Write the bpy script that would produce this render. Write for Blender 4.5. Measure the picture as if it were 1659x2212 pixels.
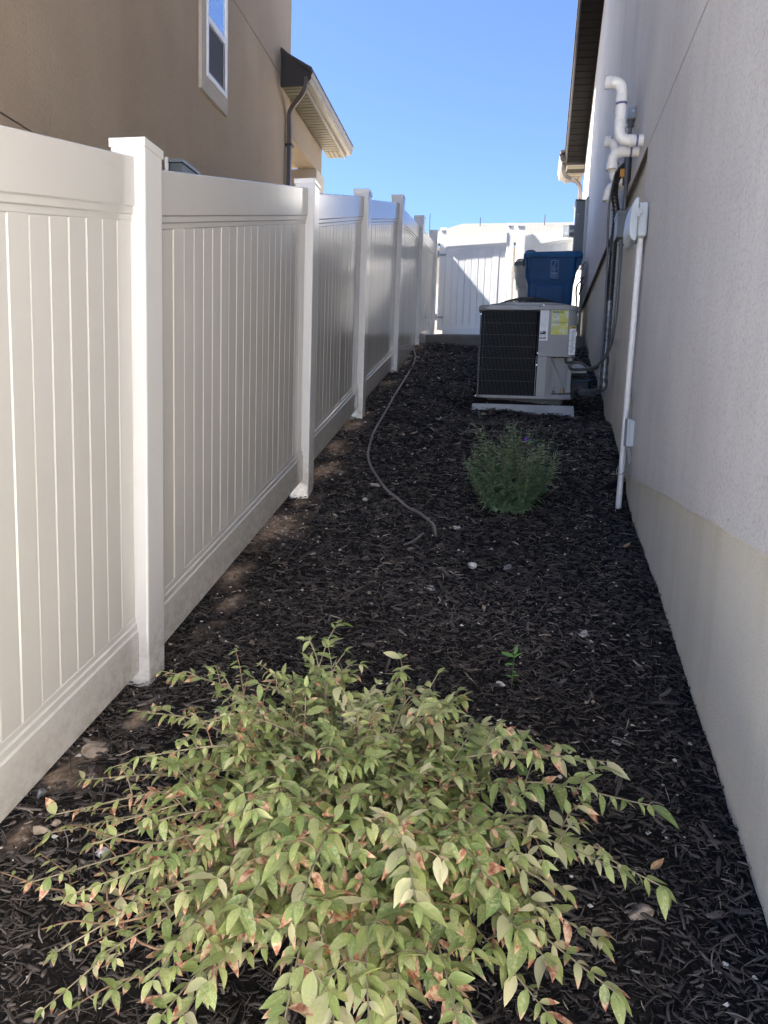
import bpy, math, random
import numpy as np
from mathutils import Vector, Matrix

random.seed(7)
rng = np.random.default_rng(11)
scn = bpy.context.scene
for o in list(bpy.data.objects):
    bpy.data.objects.remove(o)
COL = scn.collection

# ------------------------------------------------------------------ camera
FPX, CX, CY, PW, PH = 1540.0, 829.5, 1106.0, 1659.0, 2212.0
_d = np.array([420.0 - CX, 12000.0, FPX]); _d /= np.linalg.norm(_d)
_hy = -((1110.0 - CX) * (420.0 - CX) + FPX * FPX) / 12000.0 + CY
_a = np.array([1110.0 - CX, _hy - CY, FPX]); _a /= np.linalg.norm(_a)
ROT = np.array([np.cross(_a, -_d), _a, -_d])
cam_data = bpy.data.cameras.new('camera')
cam = bpy.data.objects.new('camera', cam_data)
COL.objects.link(cam)
cam_data.sensor_fit = 'VERTICAL'
cam_data.sensor_height = 36.0
cam_data.lens = 36.0 * FPX / PH
cam_data.clip_start = 0.05
cam_data.clip_end = 600.0
_m = Matrix.Identity(4)
for i in range(3):
    _m[i][0] = ROT[i][0]; _m[i][1] = -ROT[i][1]; _m[i][2] = -ROT[i][2]
cam.matrix_world = _m
scn.camera = cam

# ------------------------------------------------------------------ light
SUN = Vector((1.0, 0.08, -1.12)).normalized()
elev = math.asin(-SUN.z)
world = bpy.data.worlds.new('World')
scn.world = world
world.use_nodes = True
nt = world.node_tree
sky = nt.nodes.new('ShaderNodeTexSky')
sky.sky_type = 'NISHITA'
sky.sun_disc = False
sky.sun_elevation = elev
sky.sun_rotation = math.atan2(-SUN.x, -SUN.y)
sky.altitude = 3500
sky.air_density = 0.5
sky.dust_density = 0.0
sky.ozone_density = 3.0
bg = nt.nodes['Background']
nt.links.new(sky.outputs[0], bg.inputs[0])
bg.inputs[1].default_value = 0.05
sl = bpy.data.lights.new('sun', 'SUN')
sl.energy = 5.0
sl.angle = math.radians(0.53)
sl.color = (1.0, 0.95, 0.87)
sun = bpy.data.objects.new('sun', sl)
COL.objects.link(sun)
sun.rotation_euler = SUN.to_track_quat('-Z', 'Y').to_euler()
scn.view_settings.view_transform = 'Standard'
scn.view_settings.look = 'None'
scn.view_settings.gamma = 1
scn.view_settings.use_curve_mapping = False
scn.view_settings.exposure = 3.75

# ------------------------------------------------------------------ geometry of the place
def ray(x, y):
    v = ROT @ np.array([x - CX, y - CY, FPX])
    return v[0] / v[1], v[2] / v[1]
def at(x, y, Y):
    a, c = ray(x, y)
    return Vector((a * Y, Y, c * Y))
GY = [-60, -6, -2, 0, 2.365, 4.435, 6.05, 7.81, 9.5, 9.75, 20, 60]
GZ = [-2.6, -2.3, -2.05, -1.58, -1.0, -.5, .03, .52, .98, 1.02, 1.1, 1.2]
def G(x, y):
    return np.interp(y, GY, GZ) - 0.05 * np.clip(np.asarray(x) + 1.28, -2, 2.2)
def ghit(px, py, h=0.0):
    a, c = ray(px, py)
    lo = None
    for Y in np.arange(0.3, 11.0, 0.01):
        if c * Y <= G(a * Y, Y) + h:
            return Vector((a * Y, Y, float(G(a * Y, Y)) + h))
    return Vector((a * 5, 5, 0))
def wx(Y, off=0.0):                 # right house wall plane
    return 0.63 + 0.021 * Y - off
def lx(Y, off=0.0):                 # left house wall plane
    return -3.12 - 0.0188 * Y + off

# ------------------------------------------------------------------ helpers
def tag(o, label=None, cat=None, group=None, kind=None):
    if label: o['label'] = label
    if cat: o['category'] = cat
    if group: o['group'] = group
    if kind: o['kind'] = kind
    return o
def empty(name, loc=(0, 0, 0), label=None, cat=None, group=None, rz=0.0):
    o = bpy.data.objects.new(name, None)
    COL.objects.link(o)
    o.empty_display_size = 0.1
    o.location = loc; o.rotation_euler = (0, 0, rz)
    return tag(o, label, cat, group)
def link(name, me, parent=None, loc=None):
    o = bpy.data.objects.new(name, me)
    COL.objects.link(o)
    if parent is not None:
        o.parent = parent
    if loc is not None:
        o.location = loc
    return o

class MB:
    def __init__(s, origin=(0, 0, 0)):
        s.v = []; s.f = []; s.o = Vector(origin)
    def add(s, vs, fs):
        n = len(s.v)
        s.v += [Vector(p) - s.o for p in vs]
        s.f += [tuple(i + n for i in f) for f in fs]
        return s
    def box(s, x0, x1, y0, y1, z0, z1):
        return s.hexa([(x0, y0, z0), (x1, y0, z0), (x1, y1, z0), (x0, y1, z0),
                       (x0, y0, z1), (x1, y0, z1), (x1, y1, z1), (x0, y1, z1)])
    def hexa(s, p):
        return s.add(p, [(0, 3, 2, 1), (4, 5, 6, 7), (0, 1, 5, 4), (1, 2, 6, 5), (2, 3, 7, 6), (3, 0, 4, 7)])
    def ext(s, pts, vec):           # extrude a closed 3D polygon along vec
        n = len(pts); vec = Vector(vec)
        a = [Vector(p) for p in pts]; b = [p + vec for p in a]
        fs = [tuple(range(n)), tuple(range(2 * n - 1, n - 1, -1))]
        fs += [(i, i + n, (i + 1) % n + n, (i + 1) % n) for i in range(n)]
        return s.add(a + b, fs)
    def tube(s, path, r, seg=10, caps=True, ring=None):
        P = [Vector(p) for p in path]; n = len(P)
        R = r if isinstance(r, (list, tuple)) else [r] * n
        T = [(P[min(i + 1, n - 1)] - P[max(i - 1, 0)]).normalized() for i in range(n)]
        u = T[0].orthogonal().normalized()
        vs = []
        for i in range(n):
            u = (u - T[i] * u.dot(T[i])).normalized()
            w = T[i].cross(u)
            for k in range(seg):
                a = 2 * math.pi * k / seg
                vs.append(P[i] + (u * math.cos(a) + w * math.sin(a)) * R[i])
        fs = [(i * seg + k, i * seg + (k + 1) % seg, (i + 1) * seg + (k + 1) % seg, (i + 1) * seg + k)
              for i in range(n - 1) for k in range(seg)]
        if caps:
            fs += [tuple(range(seg - 1, -1, -1)), tuple((n - 1) * seg + k for k in range(seg))]
        return s.add(vs, fs)
    def disc(s, c, ax, r, h, seg=14):
        c = Vector(c); ax = Vector(ax).normalized()
        return s.tube([c, c + ax * h], r, seg)
    def build(s, name, mat, parent=None, bevel=0.0, smooth=False, seg=2):
        me = bpy.data.meshes.new(name)
        me.from_pydata([tuple(p) for p in s.v], [], s.f)
        me.update()
        import bmesh
        bm = bmesh.new(); bm.from_mesh(me)
        bmesh.ops.recalc_face_normals(bm, faces=bm.faces)
        bm.to_mesh(me); bm.free()
        if mat: me.materials.append(mat)
        o = link(name, me, parent)
        if parent is None:
            o.location = s.o
        else:
            o.location = s.o
        if bevel > 0:
            m = o.modifiers.new('bevel', 'BEVEL'); m.width = bevel; m.segments = seg
            m.limit_method = 'ANGLE'; m.angle_limit = math.radians(35)
        if smooth:
            me.polygons.foreach_set('use_smooth', [True] * len(me.polygons))
            me.update()
            try:
                me.set_sharp_from_angle(angle=math.radians(smooth if smooth is not True else 45))
            except Exception:
                pass
        return o

def smooth_path(pts, n=8):
    P = [Vector(p) for p in pts]
    P = [P[0] * 2 - P[1]] + P + [P[-1] * 2 - P[-2]]
    out = []
    for i in range(1, len(P) - 2):
        for k in range(n):
            t = k / n
            a, b, c, d = P[i - 1], P[i], P[i + 1], P[i + 2]
            out.append(0.5 * ((2 * b) + (c - a) * t + (2 * a - 5 * b + 4 * c - d) * t * t + (3 * b - a - 3 * c + d) * t ** 3))
    out.append(P[-2])
    return out

# ------------------------------------------------------------------ materials
def nodes(name):
    m = bpy.data.materials.new(name); m.use_nodes = True
    return m, m.node_tree, m.node_tree.nodes['Principled BSDF']
def N(t, typ, **kw):
    n = t.nodes.new(typ)
    for k, v in kw.items():
        if k in n.inputs: n.inputs[k].default_value = v
        else: setattr(n, k, v)
    return n
def ramp(t, fac, stops):
    r = t.nodes.new('ShaderNodeValToRGB')
    e = r.color_ramp.elements
    while len(e) < len(stops): e.new(0.5)
    for i, (p, c) in enumerate(stops):
        e[i].position = p; e[i].color = (*c, 1) if len(c) == 3 else c
    t.links.new(fac, r.inputs[0])
    return r.outputs[0]
def mixc(t, fac, a, b, mode='MIX'):
    m = t.nodes.new('ShaderNodeMix'); m.data_type = 'RGBA'; m.blend_type = mode
    for s, v in ((m.inputs[0], fac), (m.inputs[6], a), (m.inputs[7], b)):
        if hasattr(v, 'links') or hasattr(v, 'is_linked'): t.links.new(v, s)
        else: s.default_value = v if isinstance(v, (int, float)) else (*v, 1)
    return m.outputs[2]
def mathn(t, op, a, b=0.0, c=0.0, clamp=False):
    m = t.nodes.new('ShaderNodeMath'); m.operation = op; m.use_clamp = clamp
    for s, v in zip(m.inputs, (a, b, c)):
        if hasattr(v, 'is_linked'): t.links.new(v, s)
        else: s.default_value = v
    return m.outputs[0]
def coords(t, scale=(1, 1, 1), space='Object'):
    tc = t.nodes.new('ShaderNodeTexCoord'); mp = t.nodes.new('ShaderNodeMapping')
    mp.inputs['Scale'].default_value = scale
    t.links.new(tc.outputs[space], mp.inputs[0])
    return mp.outputs[0]
def wcoords(t, scale=(1, 1, 1)):
    g = t.nodes.new('ShaderNodeNewGeometry'); mp = t.nodes.new('ShaderNodeMapping')
    mp.inputs['Scale'].default_value = scale
    t.links.new(g.outputs['Position'], mp.inputs[0])
    return mp.outputs[0]
def noise(t, vec, scale, detail=3.0, rough=0.55):
    n = t.nodes.new('ShaderNodeTexNoise')
    n.inputs['Scale'].default_value = scale; n.inputs['Detail'].default_value = detail
    n.inputs['Roughness'].default_value = rough
    t.links.new(vec, n.inputs['Vector'])
    return n.outputs['Fac']
def bump(t, bsdf, h, strength, dist=0.01):
    b = t.nodes.new('ShaderNodeBump')
    b.inputs['Strength'].default_value = strength; b.inputs['Distance'].default_value = dist
    t.links.new(h, b.inputs['Height']); t.links.new(b.outputs[0], bsdf.inputs['Normal'])
def plain(name, col, rough=0.5, metal=0.0, var=0.08, vs=6.0, bs=0.0, bscale=80.0, spec=0.5):
    m, t, b = nodes(name)
    v = wcoords(t)
    f = noise(t, v, vs, 4)
    c = ramp(t, f, [(0.3, tuple(x * (1 - var) for x in col)), (0.7, tuple(min(1, x * (1 + var)) for x in col))])
    t.links.new(c, b.inputs['Base Color'])
    b.inputs['Roughness'].default_value = rough
    b.inputs['Metallic'].default_value = metal
    b.inputs['Specular IOR Level'].default_value = spec
    r = mathn(t, 'MULTIPLY_ADD', noise(t, v, 30, 2), 0.12, rough - 0.06)
    t.links.new(r, b.inputs['Roughness'])
    if bs: bump(t, b, noise(t, v, bscale, 3), bs, 0.004)
    return m

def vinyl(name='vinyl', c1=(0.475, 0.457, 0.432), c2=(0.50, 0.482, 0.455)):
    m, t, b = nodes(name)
    v = wcoords(t, (1, 1, 0.25))
    f = noise(t, v, 3, 4)
    c = ramp(t, f, [(0.2, c1), (0.8, c2)])
    # sparse specks of dirt, denser low down near the mulch
    s = noise(t, wcoords(t), 160, 1)
    s2 = mathn(t, 'GREATER_THAN', s, 0.765)
    c = mixc(t, mathn(t, 'MULTIPLY', s2, 0.35), c, (0.28, 0.24, 0.2))
    # rain splashed soil on the lowest hand's breadth, following the sloping bed
    sp = t.nodes.new('ShaderNodeSeparateXYZ'); t.links.new(wcoords(t), sp.inputs[0])
    hgt = mathn(t, 'SUBTRACT', sp.outputs[2], mathn(t, 'MULTIPLY_ADD', sp.outputs[1], 0.275, -1.63))
    low = mathn(t, 'SUBTRACT', 1.0, mathn(t, 'MULTIPLY', hgt, 4.0), clamp=True)
    low = mathn(t, 'MULTIPLY', low, mathn(t, 'LESS_THAN', sp.outputs[1], 9.9))
    gm = mathn(t, 'MULTIPLY', low, ramp(t, noise(t, wcoords(t), 26, 5, 0.7), [(0.42, (0, 0, 0)), (0.68, (1, 1, 1))]))
    c = mixc(t, mathn(t, 'MULTIPLY', gm, 0.7), c, (0.27, 0.22, 0.17))
    oi = t.nodes.new('ShaderNodeObjectInfo')
    rv = mathn(t, 'MULTIPLY_ADD', oi.outputs['Random'], 0.07, 0.93)
    cr = t.nodes.new('ShaderNodeCombineColor')
    for q in range(3): t.links.new(rv, cr.inputs[q])
    c = mixc(t, 1.0, c, cr.outputs[0], 'MULTIPLY')
    scf = ramp(t, noise(t, wcoords(t, (1, 0.5, 3)), 7, 5, 0.7), [(0.62, (0, 0, 0)), (0.75, (1, 1, 1))])
    c = mixc(t, mathn(t, 'MULTIPLY', scf, 0.10), c, (0.3, 0.29, 0.27))
    t.links.new(c, b.inputs['Base Color'])
    r = mathn(t, 'MULTIPLY_ADD', noise(t, wcoords(t), 5, 2), 0.05, 0.12)
    t.links.new(r, b.inputs['Roughness'])
    b.inputs['Specular IOR Level'].default_value = 0.6
    bump(t, b, noise(t, wcoords(t, (1, 1, 0.12)), 9, 1), 0.10, 0.004)
    return m
def stucco(name, c1, c2, pit=0.5, scale=95, streak=0.0, warm=None):
    m, t, b = nodes(name)
    v = wcoords(t, (1, 1, 0.8))
    fine = noise(t, v, scale, 4, 0.62)
    mid = noise(t, v, scale * .38, 3, 0.6)
    big = noise(t, v, 1.3, 4)
    c = ramp(t, big, [(0.32, c1), (0.68, c2)])
    d = ramp(t, fine, [(0.36, (0.62, 0.62, 0.62)), (0.47, (1, 1, 1))])
    c = mixc(t, pit, c, d, 'MULTIPLY')
    if streak:
        sv = noise(t, wcoords(t, (2.2, 2.2, 0.16)), 3.2, 4)
        sc = ramp(t, sv, [(0.42, (1, 1, 1)), (0.7, warm or (0.8, 0.75, 0.66))])
        c = mixc(t, streak, c, sc, 'MULTIPLY')
    t.links.new(c, b.inputs['Base Color'])
    b.inputs['Roughness'].default_value = 0.9
    b.inputs['Specular IOR Level'].default_value = 0.2
    h = mathn(t, 'ADD', ramp(t, fine, [(0.3, (0, 0, 0)), (0.62, (1, 1, 1))]), mathn(t, 'MULTIPLY', mid, 1.2))
    bump(t, b, h, 0.75, 0.0035)
    return m

M_vinyl = vinyl()  # white vinyl; panel copy has the alley's warm light in its colour
M_lit_post = vinyl('lit_post_vinyl', (0.56, 0.55, 0.54), (0.59, 0.58, 0.57))  # same vinyl, lighter copy; the posts' brighter light is in the colour
M_lit_vinyl = vinyl('lit_vinyl', (0.66, 0.66, 0.655), (0.70, 0.70, 0.695))  # same vinyl, palest copy; colour carries the brighter light at the gate
M_stR = stucco('grey_stucco', (0.57, 0.56, 0.56), (0.66, 0.65, 0.645), 0.5, 90, 0.3, (0.85, 0.82, 0.78))
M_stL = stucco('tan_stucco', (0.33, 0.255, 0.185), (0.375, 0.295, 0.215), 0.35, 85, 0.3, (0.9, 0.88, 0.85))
M_trimL = stucco('pale_trim_stucco', (0.44, 0.39, 0.33), (0.48, 0.43, 0.37), 0.4, 130)
M_found = stucco('parged_foundation', (0.66, 0.635, 0.57), (0.74, 0.71, 0.64), 0.3, 160, 0.55, (0.84, 0.80, 0.72))
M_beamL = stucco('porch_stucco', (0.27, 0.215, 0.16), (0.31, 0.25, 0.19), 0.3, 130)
M_white = plain('white_frame', (0.8, 0.8, 0.8), 0.35)
M_dark = plain('brown_and_shaded_metal', (0.025, 0.021, 0.019), 0.45)  # real brown parts; on porch end faces the colour stands for shade
M_sofB = plain('brown_soffit_metal', (0.009, 0.0075, 0.0068), 0.7, var=0.15, spec=0.1)
M_sofC = plain('cream_soffit_metal', (0.14, 0.125, 0.085), 0.5)
M_gut = plain('bronze_gutter_metal', (0.085, 0.07, 0.06), 0.35, var=0.1)
M_gutC = plain('cream_gutter_metal', (0.22, 0.20, 0.175), 0.35, var=0.1)
M_pvc = plain('white_pvc', (0.72, 0.71, 0.70), 0.28, var=0.05)
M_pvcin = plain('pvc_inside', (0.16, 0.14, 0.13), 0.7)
M_primer = plain('purple_primer', (0.10, 0.11, 0.24), 0.5, var=0.4, vs=60)
M_greyp = plain('pale_grey_plastic', (0.46, 0.50, 0.53), 0.4)
M_elec = plain('dark_grey_enclosure', (0.11, 0.125, 0.135), 0.4)
M_elecl = plain('galvanised_box', (0.24, 0.27, 0.30), 0.35, metal=0.3)
M_cond = plain('grey_conduit', (0.09, 0.095, 0.105), 0.4)
M_blackrub = plain('black_foam_tape', (0.018, 0.019, 0.022), 0.33, var=0.5, vs=40, bs=0.5, bscale=120)
M_foil = plain('worn_foil_tape', (0.14, 0.14, 0.15), 0.3, metal=0.5, var=0.7, vs=25, bs=0.5, bscale=90)
M_acgrey = plain('ac_grey_paint', (0.23, 0.235, 0.24), 0.36, var=0.04)
M_acpanel = plain('ac_grey_panel', (0.2, 0.205, 0.21), 0.4, var=0.04)
M_coil = plain('coil_black', (0.003, 0.003, 0.0035), 0.95, spec=0.1, var=0.3, vs=60)
M_wire = plain('guard_wire', (0.035, 0.039, 0.044), 0.4)
M_bright = plain('screw_steel', (0.7, 0.7, 0.72), 0.25, metal=0.9)
M_brass = plain('brass', (0.35, 0.24, 0.11), 0.4, metal=0.8)
M_pad = plain('pale_grey_pad', (0.36, 0.38, 0.40), 0.7, var=0.12, bs=0.3)
M_riser = plain('riser_plastic', (0.12, 0.12, 0.115), 0.7)
M_conc = plain('concrete', (0.13, 0.125, 0.115), 0.85, var=0.15, vs=8, bs=0.5, bscale=60)
M_slabtop = plain('slab_concrete', (0.35, 0.34, 0.32), 0.85, var=0.12, vs=5, bs=0.4)
M_blue = plain('blue_plastic', (0.006, 0.06, 0.17), 0.5, spec=0.3, var=0.2, vs=4)
M_bluel = plain('blue_lid_plastic', (0.008, 0.075, 0.18), 0.5, spec=0.3, var=0.25, vs=10)
M_grbin = plain('grey_plastic', (0.38, 0.365, 0.35), 0.45)
M_print = plain('pale_blue_print', (0.22, 0.36, 0.58), 0.5)
M_black = plain('black_plastic', (0.012, 0.012, 0.013), 0.4)
M_ink = plain('black_ink', (0.02, 0.02, 0.02), 0.6)
M_greyink = plain('grey_ink', (0.30, 0.31, 0.33), 0.6)
M_label = plain('white_sticker', (0.68, 0.70, 0.74), 0.4, var=0.05)
M_hose = plain('brown_tubing', (0.19, 0.16, 0.145), 0.45, var=0.12, vs=12)
M_cable = plain('grey_cable', (0.34, 0.33, 0.31), 0.5)
M_orange = plain('orange_foam', (0.5, 0.25, 0.05), 0.7)
M_pink = plain('pink_mark', (0.6, 0.08, 0.2), 0.5)
M_sky_glass = None

def yellow_label():
    m, t, b = nodes('faded_yellow_sticker')
    v = wcoords(t)
    f = noise(t, v, 14, 5, 0.7)
    c = ramp(t, f, [(0.44, (0.50, 0.50, 0.10)), (0.5, (0.56, 0.58, 0.18)), (0.56, (0.52, 0.56, 0.50))])
    s = noise(t, v, 220, 2)
    c = mixc(t, mathn(t, 'MULTIPLY', mathn(t, 'GREATER_THAN', s, 0.62), 0.3), c, (0.25, 0.28, 0.2))
    t.links.new(c, b.inputs['Base Color']); b.inputs['Roughness'].default_value = 0.5
    return m
M_yel = yellow_label()
def glass_dark(name, col, rough=0.03):
    m, t, b = nodes(name)
    b.inputs['Base Color'].default_value = (*col, 1)
    b.inputs['Roughness'].default_value = rough
    b.inputs['Specular IOR Level'].default_value = 1.0
    b.inputs['Coat Weight'].default_value = 1.0
    b.inputs['Coat Roughness'].default_value = 0.02
    return m
M_glass = glass_dark('window_glass', (0.03, 0.035, 0.045))
def mirror_glass():
    m, t, b = nodes('coated_window_glass')
    b.inputs['Base Color'].default_value = (0.6, 0.68, 0.78, 1)
    b.inputs['Metallic'].default_value = 0.85
    b.inputs['Roughness'].default_value = 0.03
    return m
M_glass_up = mirror_glass()
M_screen = plain('insect_screen', (0.045, 0.046, 0.05), 0.7, var=0.2, vs=2)
def clear_glass():
    m, t, b = nodes('meter_glass')
    b.inputs['Base Color'].default_value = (0.8, 0.85, 0.9, 1)
    b.inputs['Roughness'].default_value = 0.05
    b.inputs['Transmission Weight'].default_value = 0.7
    b.inputs['IOR'].default_value = 1.3
    return m
M_meterglass = clear_glass()

def shingles():
    m, t, b = nodes('shingles')
    v = wcoords(t)
    br = t.nodes.new('ShaderNodeTexBrick')
    br.inputs['Scale'].default_value = 1.0
    br.inputs['Brick Width'].default_value = 0.32; br.inputs['Row Height'].default_value = 0.11
    br.inputs['Mortar Size'].default_value = 0.006
    br.inputs['Color1'].default_value = (0.02, 0.019, 0.0175, 1); br.inputs['Color2'].default_value = (0.033, 0.031, 0.029, 1)
    br.inputs['Mortar'].default_value = (0.09, 0.085, 0.08, 1)
    t.links.new(coords(t, (1, 2, 1)), br.inputs['Vector'])
    c = mixc(t, 0.4, br.outputs[0], ramp(t, noise(t, v, 4, 3), [(0.3, (0.018, 0.017, 0.016)), (0.7, (0.037, 0.035, 0.032))]))
    t.links.new(c, b.inputs['Base Color']); b.inputs['Roughness'].default_value = 0.9
    return m
M_shin = shingles()
M_shinD = plain('dark_shingles', (0.05, 0.045, 0.042), 0.9, var=0.4, vs=20, bs=0.6)

# attribute driven materials
def attr(t, name):
    a = t.nodes.new('ShaderNodeAttribute'); a.attribute_name = name
    s = t.nodes.new('ShaderNodeSeparateColor')
    t.links.new(a.outputs['Color'], s.inputs[0])
    return s.outputs[0], s.outputs[1], s.outputs[2], a.outputs['Alpha']
def mulch_mat():
    m, t, b = nodes('mulch_chips')
    r, g, bb, al = attr(t, 'chip')
    c = ramp(t, r, [(0.0, (0.022, 0.017, 0.015)), (0.4, (0.062, 0.050, 0.043)), (0.7, (0.135, 0.11, 0.097)),
                    (0.93, (0.26, 0.22, 0.19)), (1.0, (0.42, 0.35, 0.27))])
    gr = noise(t, wcoords(t), 240, 3)
    c = mixc(t, 0.6, c, ramp(t, gr, [(0.3, (0.45, 0.45, 0.45)), (0.7, (1.35, 1.35, 1.35))]), 'MULTIPLY')
    t.links.new(c, b.inputs['Base Color'])
    b.inputs['Roughness'].default_value = 0.62
    b.inputs['Specular IOR Level'].default_value = 0.45
    bump(t, b, gr, 0.5, 0.002)
    return m
M_mulch = mulch_mat()
def bed_mat():
    m, t, b = nodes('bed_soil')
    r, g, bb, al = attr(t, 'soil')
    v = wcoords(t)
    f = noise(t, v, 35, 6, 0.7)
    dark = ramp(t, noise(t, v, 60, 5, 0.7), [(0.35, (0.006, 0.005, 0.005)), (0.7, (0.03, 0.025, 0.023))])
    tan = ramp(t, f, [(0.3, (0.12, 0.08, 0.055)), (0.5, (0.29, 0.21, 0.15)), (0.72, (0.48, 0.40, 0.32))])
    c = mixc(t, r, dark, tan)
    t.links.new(c, b.inputs['Base Color']); b.inputs['Roughness'].default_value = 0.95
    b.inputs['Specular IOR Level'].default_value = 0.15
    bump(t, b, noise(t, v, 70, 5, 0.7), 1.0, 0.012)
    return m
M_bed = bed_mat()
def stone_mat(name, c1, c2):
    m, t, b = nodes(name)
    v = wcoords(t)
    c = ramp(t, noise(t, v, 45, 6, 0.7), [(0.3, c1), (0.68, c2)])
    t.links.new(c, b.inputs['Base Color']); b.inputs['Roughness'].default_value = 0.9
    bump(t, b, noise(t, v, 110, 5), 0.8, 0.004)
    return m
M_st1 = stone_mat('white_stone', (0.38, 0.35, 0.32), (0.72, 0.69, 0.66))
M_st2 = stone_mat('tan_stone', (0.20, 0.15, 0.11), (0.42, 0.34, 0.27))
M_st3 = stone_mat('grey_stone', (0.12, 0.12, 0.13), (0.30, 0.30, 0.31))
def ground_mat():
    m, t, b = nodes('outer_ground')
    v = wcoords(t)
    c = ramp(t, noise(t, v, 0.9, 6, 0.6), [(0.35, (0.17, 0.145, 0.11)), (0.65, (0.25, 0.22, 0.175))])
    t.links.new(c, b.inputs['Base Color']); b.inputs['Roughness'].default_value = 0.95
    return m
M_ground = ground_mat()
def leaf_mat(name, g1, g2, dusty, brown=True, transl=0.22):
    m, t, b = nodes(name)
    u, rnd, br, edge = attr(t, 'leaf')
    v = wcoords(t)
    c = ramp(t, rnd, [(0.0, g1), (0.55, g2), (0.8, tuple(0.55 * a + 0.45 * d for a, d in zip(g2, dusty))), (1.0, dusty)])
    # pale mildew speckle between the veins
    sp = noise(t, v, 170, 4, 0.7)
    pat = noise(t, v, 28, 3)
    spf = mathn(t, 'MULTIPLY', ramp(t, sp, [(0.42, (0, 0, 0)), (0.62, (1, 1, 1))]), ramp(t, pat, [(0.40, (0.12,) * 3), (0.62, (0.9,) * 3)]))
    c = mixc(t, mathn(t, 'MULTIPLY', spf, 0.75), c, dusty)
    rib = ramp(t, edge, [(0.0, (1, 1, 1)), (0.12, (0, 0, 0))])
    c = mixc(t, mathn(t, 'MULTIPLY', rib, 0.25), c, tuple(min(1, x * 1.9) for x in g2))
    if brown:
        k = mathn(t, 'ADD', u, mathn(t, 'MULTIPLY', mathn(t, 'SUBTRACT', noise(t, v, 60, 4), 0.5), 0.7))
        k = mathn(t, 'ADD', k, mathn(t, 'MULTIPLY', edge, 0.18))
        k = mathn(t, 'SUBTRACT', mathn(t, 'ADD', k, br), 1.35)
        kf = ramp(t, k, [(0.0, (0, 0, 0)), (0.07, (1, 1, 1))])
        bc = ramp(t, noise(t, v, 75, 4), [(0.34, (0.26, 0.08, 0.05)), (0.47, (0.46, 0.22, 0.13)), (0.58, (0.62, 0.44, 0.27))])
        c = mixc(t, kf, c, bc)
    t.links.new(c, b.inputs['Base Color'])
    b.inputs['Roughness'].default_value = 0.42
    b.inputs['Specular IOR Level'].default_value = 0.45
    bump(t, b, noise(t, v, 130, 3), 0.35, 0.002)
    tr = t.nodes.new('ShaderNodeBsdfTranslucent'); t.links.new(c, tr.inputs[0])
    mx = t.nodes.new('ShaderNodeMixShader'); mx.inputs[0].default_value = transl
    t.links.new(b.outputs[0], mx.inputs[1]); t.links.new(tr.outputs[0], mx.inputs[2])
    t.links.new(mx.outputs[0], t.nodes['Material Output'].inputs[0])
    return m
M_leaf = leaf_mat('shrub_leaf', (0.13, 0.20, 0.05), (0.28, 0.33, 0.10), (0.50, 0.46, 0.27))
M_leafA = leaf_mat('aster_leaf', (0.14, 0.25, 0.13), (0.24, 0.38, 0.20), (0.42, 0.50, 0.30), False)
M_leafS = leaf_mat('seedling_leaf', (0.10, 0.24, 0.05), (0.16, 0.33, 0.07), (0.14, 0.24, 0.1), False)
M_stem = plain('shrub_stem', (0.24, 0.20, 0.125), 0.6, var=0.3, vs=30)
M_stemr = plain('young_reddish_stem', (0.23, 0.14, 0.08), 0.6, var=0.4, vs=20)
M_stemA = plain('aster_stem', (0.11, 0.09, 0.045), 0.7, var=0.4, vs=30)
M_purple = plain('purple_petal', (0.20, 0.08, 0.55), 0.6)
M_dryleaf = plain('dry_leaf', (0.35, 0.22, 0.11), 0.7, var=0.4, vs=60)

# ================================================================== GROUND
def grid_mesh(name, xs, ys, zf):
    X, Y = np.meshgrid(xs, ys)
    Z = zf(X, Y)
    co = np.stack([X, Y, Z], -1).reshape(-1, 3)
    nx, ny = len(xs), len(ys)
    i = np.arange(nx - 1)[None, :] + np.arange(ny - 1)[:, None] * nx
    q = np.stack([i, i + 1, i + 1 + nx, i + nx], -1).reshape(-1, 4)
    me = bpy.data.meshes.new(name)
    me.vertices.add(len(co)); me.vertices.foreach_set('co', co.ravel())
    me.loops.add(q.size); me.loops.foreach_set('vertex_index', q.ravel().astype(np.int32))
    me.polygons.add(len(q)); me.polygons.foreach_set('loop_start', np.arange(0, q.size, 4, dtype=np.int32))
    me.update(calc_edges=True)
    return me, co

def vnoise(x, y, s, seed=0):
    r = np.random.default_rng(seed); T = r.random((256, 256))
    x = np.asarray(x) * s + 40; y = np.asarray(y) * s + 40
    xi = np.floor(x).astype(int); yi = np.floor(y).astype(int)
    fx = x - xi; fy = y - yi
    fx = fx * fx * (3 - 2 * fx); fy = fy * fy * (3 - 2 * fy)
    g = lambda a, b: T[a % 256, b % 256]
    return (g(xi, yi) * (1 - fx) + g(xi + 1, yi) * fx) * (1 - fy) + (g(xi, yi + 1) * (1 - fx) + g(xi + 1, yi + 1) * fx) * fy

me, co = grid_mesh('ground', np.array([-70, -20, -8, -4, -1.55, -1.44, 0, 1, 3, 8, 20, 70.]),
                   np.array([-70, -30, -12, -6, -4, -2, -1, 0, 1.2, 2.365, 3.4, 4.435, 6.05, 7.81, 9.5, 9.75, 14, 20, 60, 300.]),
                   lambda X, Y: np.interp(Y, GY, GZ) - np.where(X < -1.45, 0.0, 0.17))
me.materials.append(M_ground)
tag(link('ground', me), kind='structure')

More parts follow.
